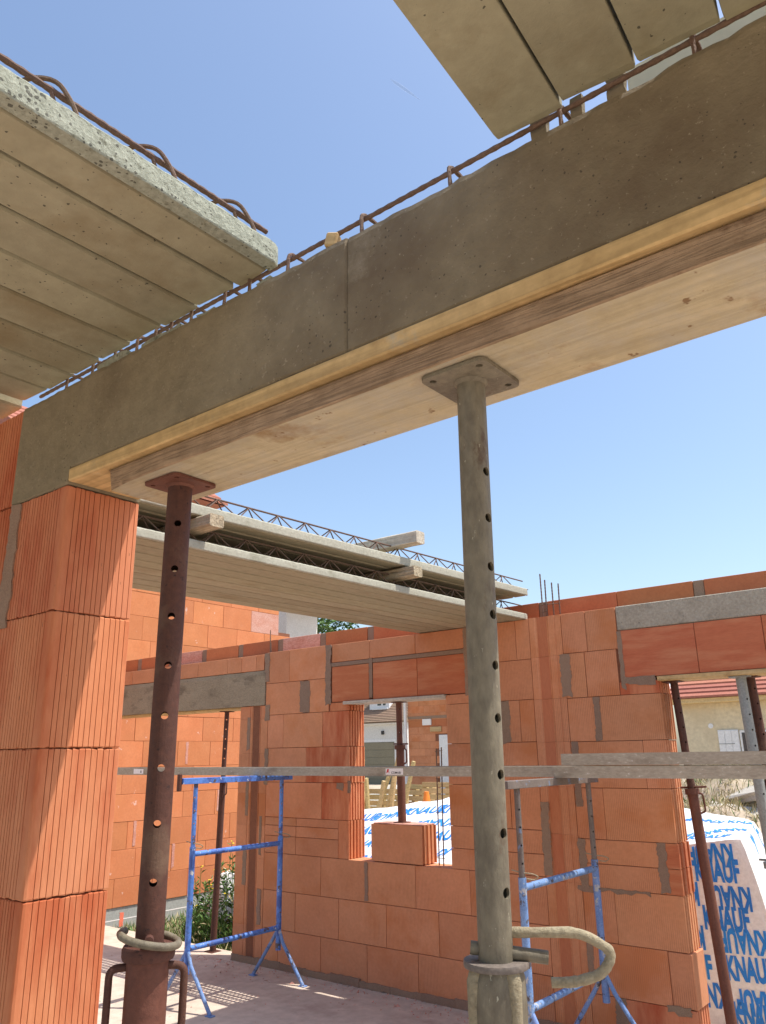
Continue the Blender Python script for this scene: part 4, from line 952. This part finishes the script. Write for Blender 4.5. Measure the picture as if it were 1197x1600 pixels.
gr = link('grass', leaf_mass(lambda r: ((r.uniform(-8.2, -5.9), r.uniform(5.5, 7.4), -.15), (0, 0, 1)), 7000, .13, [('leaf', 2), ('dry', 1.2)], 'grass', 6, 14), 'leaf'); tag(gr, 'green and dry grass along the foot of the next building', 'grass', kind='stuff')
gr = link('dry_grass', leaf_mass(lambda r: ((r.uniform(-7, 1), r.uniform(11.5, 15), gz(-3, 12) - .02), (0, 0, 1)), 6000, .20, [('dry', 2.4), ('leaf', .7)], 'grass', 16, 14), 'dry'); tag(gr, 'dry grass on the rough ground beyond the bales', 'grass', kind='stuff')
def tree(label, x, y, h, rx, seed, zc, n=9000, leaf=.22):
    t = thing('leafy_tree', label, 'tree', (x, y, -.1)); rnd = random.Random(seed)
    bm = bmesh.new(); a_tube(bm, [(0, 0, 0), (.05, 0, zc * .5), (0, .05, zc), (.1, 0, zc + h * .25)], .2, 8, rs=[.26, .2, .15, .05])
    cl = []
    for i in range(26):
        a = rnd.uniform(0, 6.283); q = rnd.random() ** .5; zz = zc + rnd.uniform(-.42, .55) * h
        k = math.sqrt(max(.05, 1 - ((zz - zc) / (h * .62)) ** 2)); p = Vector((math.cos(a) * q * rx * k, math.sin(a) * q * rx * k, zz)); cl.append((p, rnd.uniform(.45, .95) * rx * .42))
        if i < 12: a_tube(bm, [(0, 0, zc * .8), p * .6 + Vector((0, 0, zc * .35)), p], .03, 5, rs=[.06, .035, .012])
    link('trunk', fin(bm, smooth=True), 'bark', t)
    def f(r):
        p, s = r.choice(cl); d = Vector((r.gauss(0, 1), r.gauss(0, 1), r.gauss(0, .8))); d.normalize()
        return p + d * s * r.random() ** .4, d + Vector((0, 0, .2))
    link('crown', leaf_mass(f, n, leaf, [('leaf', 1.6), ('leaf_dark', 1.6)], 'crown', seed, 1.8), 'leaf', t)
    return t
tree('dark green leafy tree rising behind the far wall under the slab stack', -27.2, 27.0, 4.6, 3.2, 21, 7.6)

# ------------------------------------------------------------------ houses in the distance
def tile_rows(parent, x0, x1, y0, z0, y1, z1, n, m, th=.05):
    """roof slope built of overlapping tile courses"""
    for i in range(n):
        a, b = i / n, (i + 1.08) / n
        ya, za, yb, zb = y0 + (y1 - y0) * a, z0 + (z1 - z0) * a, y0 + (y1 - y0) * b, z0 + (z1 - z0) * b
        link('tile_course', prism([(ya, za), (yb, zb - .02), (yb, zb + .01), (ya, za + th)], x0, x1, 'x'), m, parent)
# white house with garage, seen through the window
hA = thing('house', 'white house with brown tiled roof, dormer and olive garage door seen through the window', 'house')
YA = 36.0
link('wall', box(-34.0, -27.35, YA, YA + 8, -.3, 3.40), 'white_wall', hA)
link('gutter', box(-34.1, -27.25, YA - .16, YA - .02, 3.32, 3.42, .02), 'shutter', hA)
o = link('garage_door', box(-30.65, -28.12, YA - .03, YA + .05, -.05, 2.38), 'olive', hA)
for k in range(6): link('door_panel', box(-30.62, -28.15, YA - .045, YA - .031, .02 + k * .39, .39 + k * .39, .008), 'olive', o)
link('door_frame', box(-30.80, -28.0, YA - .022, YA - .002, -.05, 2.52), 'shutter', hA)
link('wall_lamp', box(-29.0, -28.85, YA - .1, YA - .003, 2.78, 2.98, .01), 'label_ink', hA)
rA = link('roof', prism([(YA - .25, 3.42), (YA + 4, 7.2), (YA + 8.25, 3.42)], -34.2, -27.2, 'x'), 'tile_brown', hA)
tile_rows(rA, -34.2, -27.2, YA - .30, 3.44, YA + 4, 7.25, 40, 'tile_brown')
dm = link('dormer', box(-30.35, -28.9, YA + .55, YA + 2.6, 3.95, 5.4), 'shutter', hA)
link('pane', box(-29.75, -29.48, YA + .53, YA + .545, 4.42, 4.78), 'glass', dm); link('pane', box(-29.35, -29.15, YA + .53, YA + .545, 4.42, 4.78), 'glass', dm)
link('sill', box(-30.1, -28.95, YA + .45, YA + .549, 4.18, 4.28, .01), 'shutter', dm)
link('downpipe', tube([(-27.5, YA - .08, 0), (-27.5, YA - .08, 3.35)], .05, 8), 'shutter', hA)
# unrendered brick house
hB = thing('house', 'unfinished orange block house with a white door seen through the window', 'house')
YB = 25.0; xb0, xb1 = -18.85, -12.0
link('mortar_core', box(xb0 + .01, xb1, YB + .02, YB + 7, -.2, 4.0), 'core', hB)
for i in range(16):
    z0 = -.2 + i * .26; off = .25 if i % 2 else 0
    xs_ = [xb0] + [xb0 + off + .5 * k for k in range(1, 12)] + [-12.8]
    for a, b in zip(xs_[:-1], xs_[1:]):
        if z0 < 2.35 and a > -17.75 and a < -16.9: continue
        put_brick(hB, a, b, z0, z0 + .26, YB, YB + .19, 'brick_dark' if i in (11,) else 'brick')
o = link('door', box(-17.42, -16.5, YB - .04, YB + .15, -.15, 2.36, .01), 'shutter', hB)
link('door_panel', box(-17.3, -16.62, YB - .055, YB - .041, .1, 1.1, .01), 'shutter', o); link('door_panel', box(-17.3, -16.62, YB - .055, YB - .041, 1.25, 2.25, .01), 'shutter', o)
link('wall_box', box(-18.15, -17.75, YB - .06, YB - .002, 2.72, 2.95, .01), 'label', hB); link('wall_box', box(-17.8, -17.3, YB - .06, YB - .002, 2.48, 2.66, .01), 'timber', hB)
link('floor_band', box(xb0, -12.8, YB - .02, YB - .003, 2.96, 3.06), 'mortar', hB)
link('eaves', box(xb0 - .1, xb1, YB - .5, YB + .1, 3.96, 4.12, .01), 'white_wall', hB)
link('downpipe', tube([(xb0 - .06, YB - .1, 0), (xb0 - .06, YB - .1, 3.95)], .06, 8), 'shutter', hB)
rB = link('roof', prism([(YB - .55, 4.12), (YB + 3.5, 6.4), (YB + 7.4, 4.12)], xb0 - .2, xb1, 'x'), 'tile_brown', hB)
# cream house
hC = thing('house', 'cream rendered house with red tiled roof and white shutters beyond the right-hand opening', 'house')
YC = 20.0
link('wall', box(-6.78, 4.0, YC, YC + 7, -.3, 2.87), 'cream_wall', hC)
link('plinth', box(-6.79, 4.0, YC - .012, YC - .001, -.3, .62), 'render_grey', hC)
link('eaves', box(-6.95, 4.2, YC - .30, YC - .005, 2.74, 2.86, .01), 'timber', hC)
rC = link('roof', prism([(YC - .3, 2.872), (YC + 3.5, 5.4), (YC + 7.3, 2.872)], -6.95, 4.2, 'x'), 'tile_red', hC)
tile_rows(rC, -6.95, 4.2, YC - .36, 2.86, YC + 3.5, 5.45, 24, 'tile_red')
link('verge', prism([(YC - .38, 2.80), (YC + 3.5, 5.46), (YC + 3.5, 5.60), (YC - .38, 2.95)], -7.04, -6.952, 'x'), 'shutter', hC)
link('roof_vent', prism([(YC + .30, 3.30), (YC + .62, 3.52), (YC + .36, 3.56)], -6.05, -5.85, 'x'), 'tile_brown', hC)
link('wall_vent', tube([(-6.1, YC - .02, 2.22), (-6.1, YC + .02, 2.22)], .06, 10), 'shutter', hC)
for x in (-5.95, -3.95, 0.2):
    f = link('window', box(x + .48, x + 1.38, YC - .03, YC + .05, .95, 2.10, .005), 'shutter', hC)
    for a in (0, 1): link('pane', box(x + .53 + a * .43, x + .90 + a * .43, YC - .036, YC - .031, 1.0, 2.05), 'glass', f)
    for a in (x, x + 1.40):
        s_ = link('shutter', box(a, a + .46, YC - .05, YC - .012, .90, 2.12, .004), 'shutter', hC)
        for b in (.0, .17, .34): link('board', box(a + .01 + b * .9, a + .145 + b * .9, YC - .062, YC - .051, .92, 2.10, .003), 'shutter', s_)
        link('hinge', box(a + .0, a + .36, YC - .068, YC - .063, 1.80, 1.815), 'grey_steel', s_)
# roughcast gable corner and tile edge of the building next door
hD = thing('house', 'white roughcast house corner with tiled eaves just past the brick wall', 'house')
link('wall', box(-9.7, -8.62, 8.42, 9.1, -.2, 4.02), 'roughcast', hD)
link('eaves_tile', prism([(-8.25, 3.98), (-9.9, 4.75), (-9.9, 4.82), (-8.22, 4.06)], 8.30, 9.2, 'y'), 'tile_red', hD)
link('gutter', tube([(-8.24, 8.32, 3.99), (-8.24, 9.2, 3.99)], .06, 8), 'shutter', hD)

# ------------------------------------------------------------------ site clutter outside
def pallet(label, x, y, z, rx, rz):
    t = thing('wooden_pallet', label, 'pallet', (x, y, z), (rx, 0, rz), group='wooden pallets outside')
    for k in range(7): link('board', cbox(1.2, .10, .022, .002, 'pal'), 'timber', t, (0, -.36 + k * .12, .13))
    for k in range(3): link('runner', cbox(.1, .8, .10, .002, 'pal'), 'timber', t, (-.55 + k * .55, 0, .065))
    return t
pallet('yellow wooden pallet standing on edge left of the prop in the window view', -11.4, 14.2, .55, R(84), R(8))
pallet('yellow wooden pallet leaning behind the first one in the window view', -10.9, 14.7, .62, R(78), R(-14))
pallet('yellow wooden pallet standing upright right of the prop in the window view', -9.75, 14.3, .70, R(86), R(4))
def planks_pile(label, x, y, n, seed):
    t = thing('timber_pile', label, 'timber'); r = random.Random(seed)
    for k in range(n):
        a = Vector((x + r.uniform(-.5, .5), y + r.uniform(-.2, .2), r.uniform(0, .1))); b = a + Vector((r.uniform(-.5, .5), r.uniform(-.2, .2), r.uniform(1.0, 1.75)))
        bm = bmesh.new(); a_tube(bm, [a, b], .045, 4); link('board', fin(bm), 'timber', t)
planks_pile('pile of upright yellow timber offcuts behind the window prop', -11.2, 13.6, 12, 5); 
o = thing('traffic_cone', 'orange traffic cone among the timber behind the window', 'cone', (-9.55, 13.2, 0))
link('cone_body', lathe([(.20, .045), (.045, .98), (.0, .99), (.0, .045)], 20), 'orange', o); link('cone_base', box(-.24, .24, -.24, .24, 0, .044, .01), 'orange', o); link('band', lathe([(.118, .50), (.09, .66), (.085, .66), (.113, .50)], 20), 'label', o)
def mound(label, x, y, rx, ry, h, seed, m='dirt', name='earth_mound'):
    bm = bmesh.new(); n = 28
    vv = [[None] * (n + 1) for _ in range(n + 1)]
    for i in range(n + 1):
        for j_ in range(n + 1):
            u, v_ = i / n * 2 - 1, j_ / n * 2 - 1; q = math.hypot(u, v_)
            z = h * max(0, 1 - q * q) * (1 + .5 * noise.noise(Vector((u * 2.5, v_ * 2.5, seed)))) + .05 * noise.noise(Vector((u * 9, v_ * 9, seed)))
            vv[i][j_] = bm.verts.new((u * rx, v_ * ry, z - .12))
    for i in range(n):
        for j_ in range(n): bm.faces.new((vv[i][j_], vv[i + 1][j_], vv[i + 1][j_ + 1], vv[i][j_ + 1]))
    o = link(name, fin(bm, smooth=True), m, None, (x, y, -.05)); o['kind'] = 'structure'; return o
mound('', -12.6, 15.5, 3.2, 1.6, .95, 3, 'rubble'); mound('', -2.6, 10.2, 3.2, 2.0, 1.45, 7, 'dirt'); mound('', -15, 18, 5, 3, .7, 11, 'dirt')
rs_ = random.Random(31)
for k, (x, y, z, sx, sy, sz, lab) in enumerate(((-2.75, 9.35, .98, .55, .4, .09, 'flat grey stone slab leaning on the mound beyond the tall bale'), (-2.35, 9.25, .90, .42, .3, .10, 'smaller grey stone slab lying right of the leaning one'), (-2.6, 9.75, 1.22, .5, .42, .08, 'grey stone slab lying at the top of the mound'))):
    bm = bmesh.new(); a_box(bm, -sx / 2, sx / 2, -sy / 2, sy / 2, -sz / 2, sz / 2, .012)
    for v in bm.verts: v.co += Vector([rs_.uniform(-.02, .02) for _ in range(3)])
    o = link('stone_slab', fin(bm), 'rubble', None, (x, y, z), (rs_.uniform(.2, .5), rs_.uniform(-.2, .2), rs_.uniform(-.6, .6))); tag(o, lab, 'stone', 'loose stone slabs')

def mound_z(x, y, cx, cy, rx, ry, h, seed):
    u, v_ = (x - cx) / rx, (y - cy) / ry
    return h * max(0, 1 - (u * u + v_ * v_)) * (1 + .5 * noise.noise(Vector((u * 2.5, v_ * 2.5, seed)))) - .17
def mg(r):
    x, y = r.uniform(-5.2, .2), r.uniform(8.4, 11.5); return (x, y, mound_z(x, y, -2.6, 10.2, 3.2, 2.0, 1.45, 7) - .02), (0, 0, 1)
gr = link('mound_grass', leaf_mass(mg, 15000, .12, [('dry', 3), ('leaf', .6)], 'grass', 18, 12), 'dry'); tag(gr, 'dry grass tufts growing on the earth mound', 'grass', kind='stuff')

# tall tiled roof behind the brick wall, just showing over the slab stack
hE = thing('house', 'tiled roof end of a taller house just showing above the slab stack', 'house')
XE = -16.0
link('wall', box(XE - 5, XE, 8.0, 12.7, -.2, 8.1), 'roughcast', hE)
rE = link('roof', prism([(XE + .35, 8.0), (XE - 2.5, 10.2), (XE - 5.35, 8.0)], 7.8, 12.95, 'y'), 'tile_red', hE)
for k in range(10):
    a = k / 10; link('tile_course', prism([(XE + .4 - 2.9 * a, 8.02 + 2.2 * a), (XE + .4 - 2.9 * (a + .11), 8.02 + 2.2 * (a + .11) - .02), (XE + .4 - 2.9 * (a + .11), 8.04 + 2.2 * (a + .11)), (XE + .4 - 2.9 * a, 8.08 + 2.2 * a)], 7.75, 13.0, 'y'), 'tile_red', rE)

# crumbs of mortar and brick on the floor
bm = bmesh.new(); rr = random.Random(77)
for i in range(1100):
    if rr.random() < .5: x, y = rr.uniform(-6.2, -2.0), 5.12 - abs(rr.gauss(0, .16))
    else: x, y = rr.uniform(-7.8, -1.5), rr.uniform(2.6, 5.1)
    s_ = rr.uniform(.003, .012) * (2.2 if rr.random() < .05 else 1)
    vv = [bm.verts.new((x + s_ * rr.uniform(-1, 1), y + s_ * rr.uniform(-1, 1), max(.0005, s_ * k * .6))) for k in (0, 0, 0, 1.4)]
    for f in ((0, 1, 2), (0, 1, 3), (1, 2, 3), (0, 2, 3)): bm.faces.new([vv[q] for q in f])
o = link('floor_crumbs', fin(bm), 'brick_pink'); tag(o, 'crumbs of mortar and brick scattered over the floor', 'rubble', kind='stuff')
# faint vapour trail
m = bpy.data.materials.new('vapour'); m.use_nodes = True; N = m.node_tree.nodes; b = N['Principled BSDF']; b.inputs['Base Color'].default_value = (.9, .9, .92, 1); b.inputs['Alpha'].default_value = .10; MT['vapour'] = m
o = link('vapour_trail', tube([(-1268, 1662, 2153), (-1258, 1681, 2144), (-1240, 1715, 2128), (-1216, 1760, 2106)], 5, 8, rs=[.5, 4.5, 5, .5]), 'vapour'); tag(o, 'short faint white vapour trail high in the blue sky', 'vapour trail')
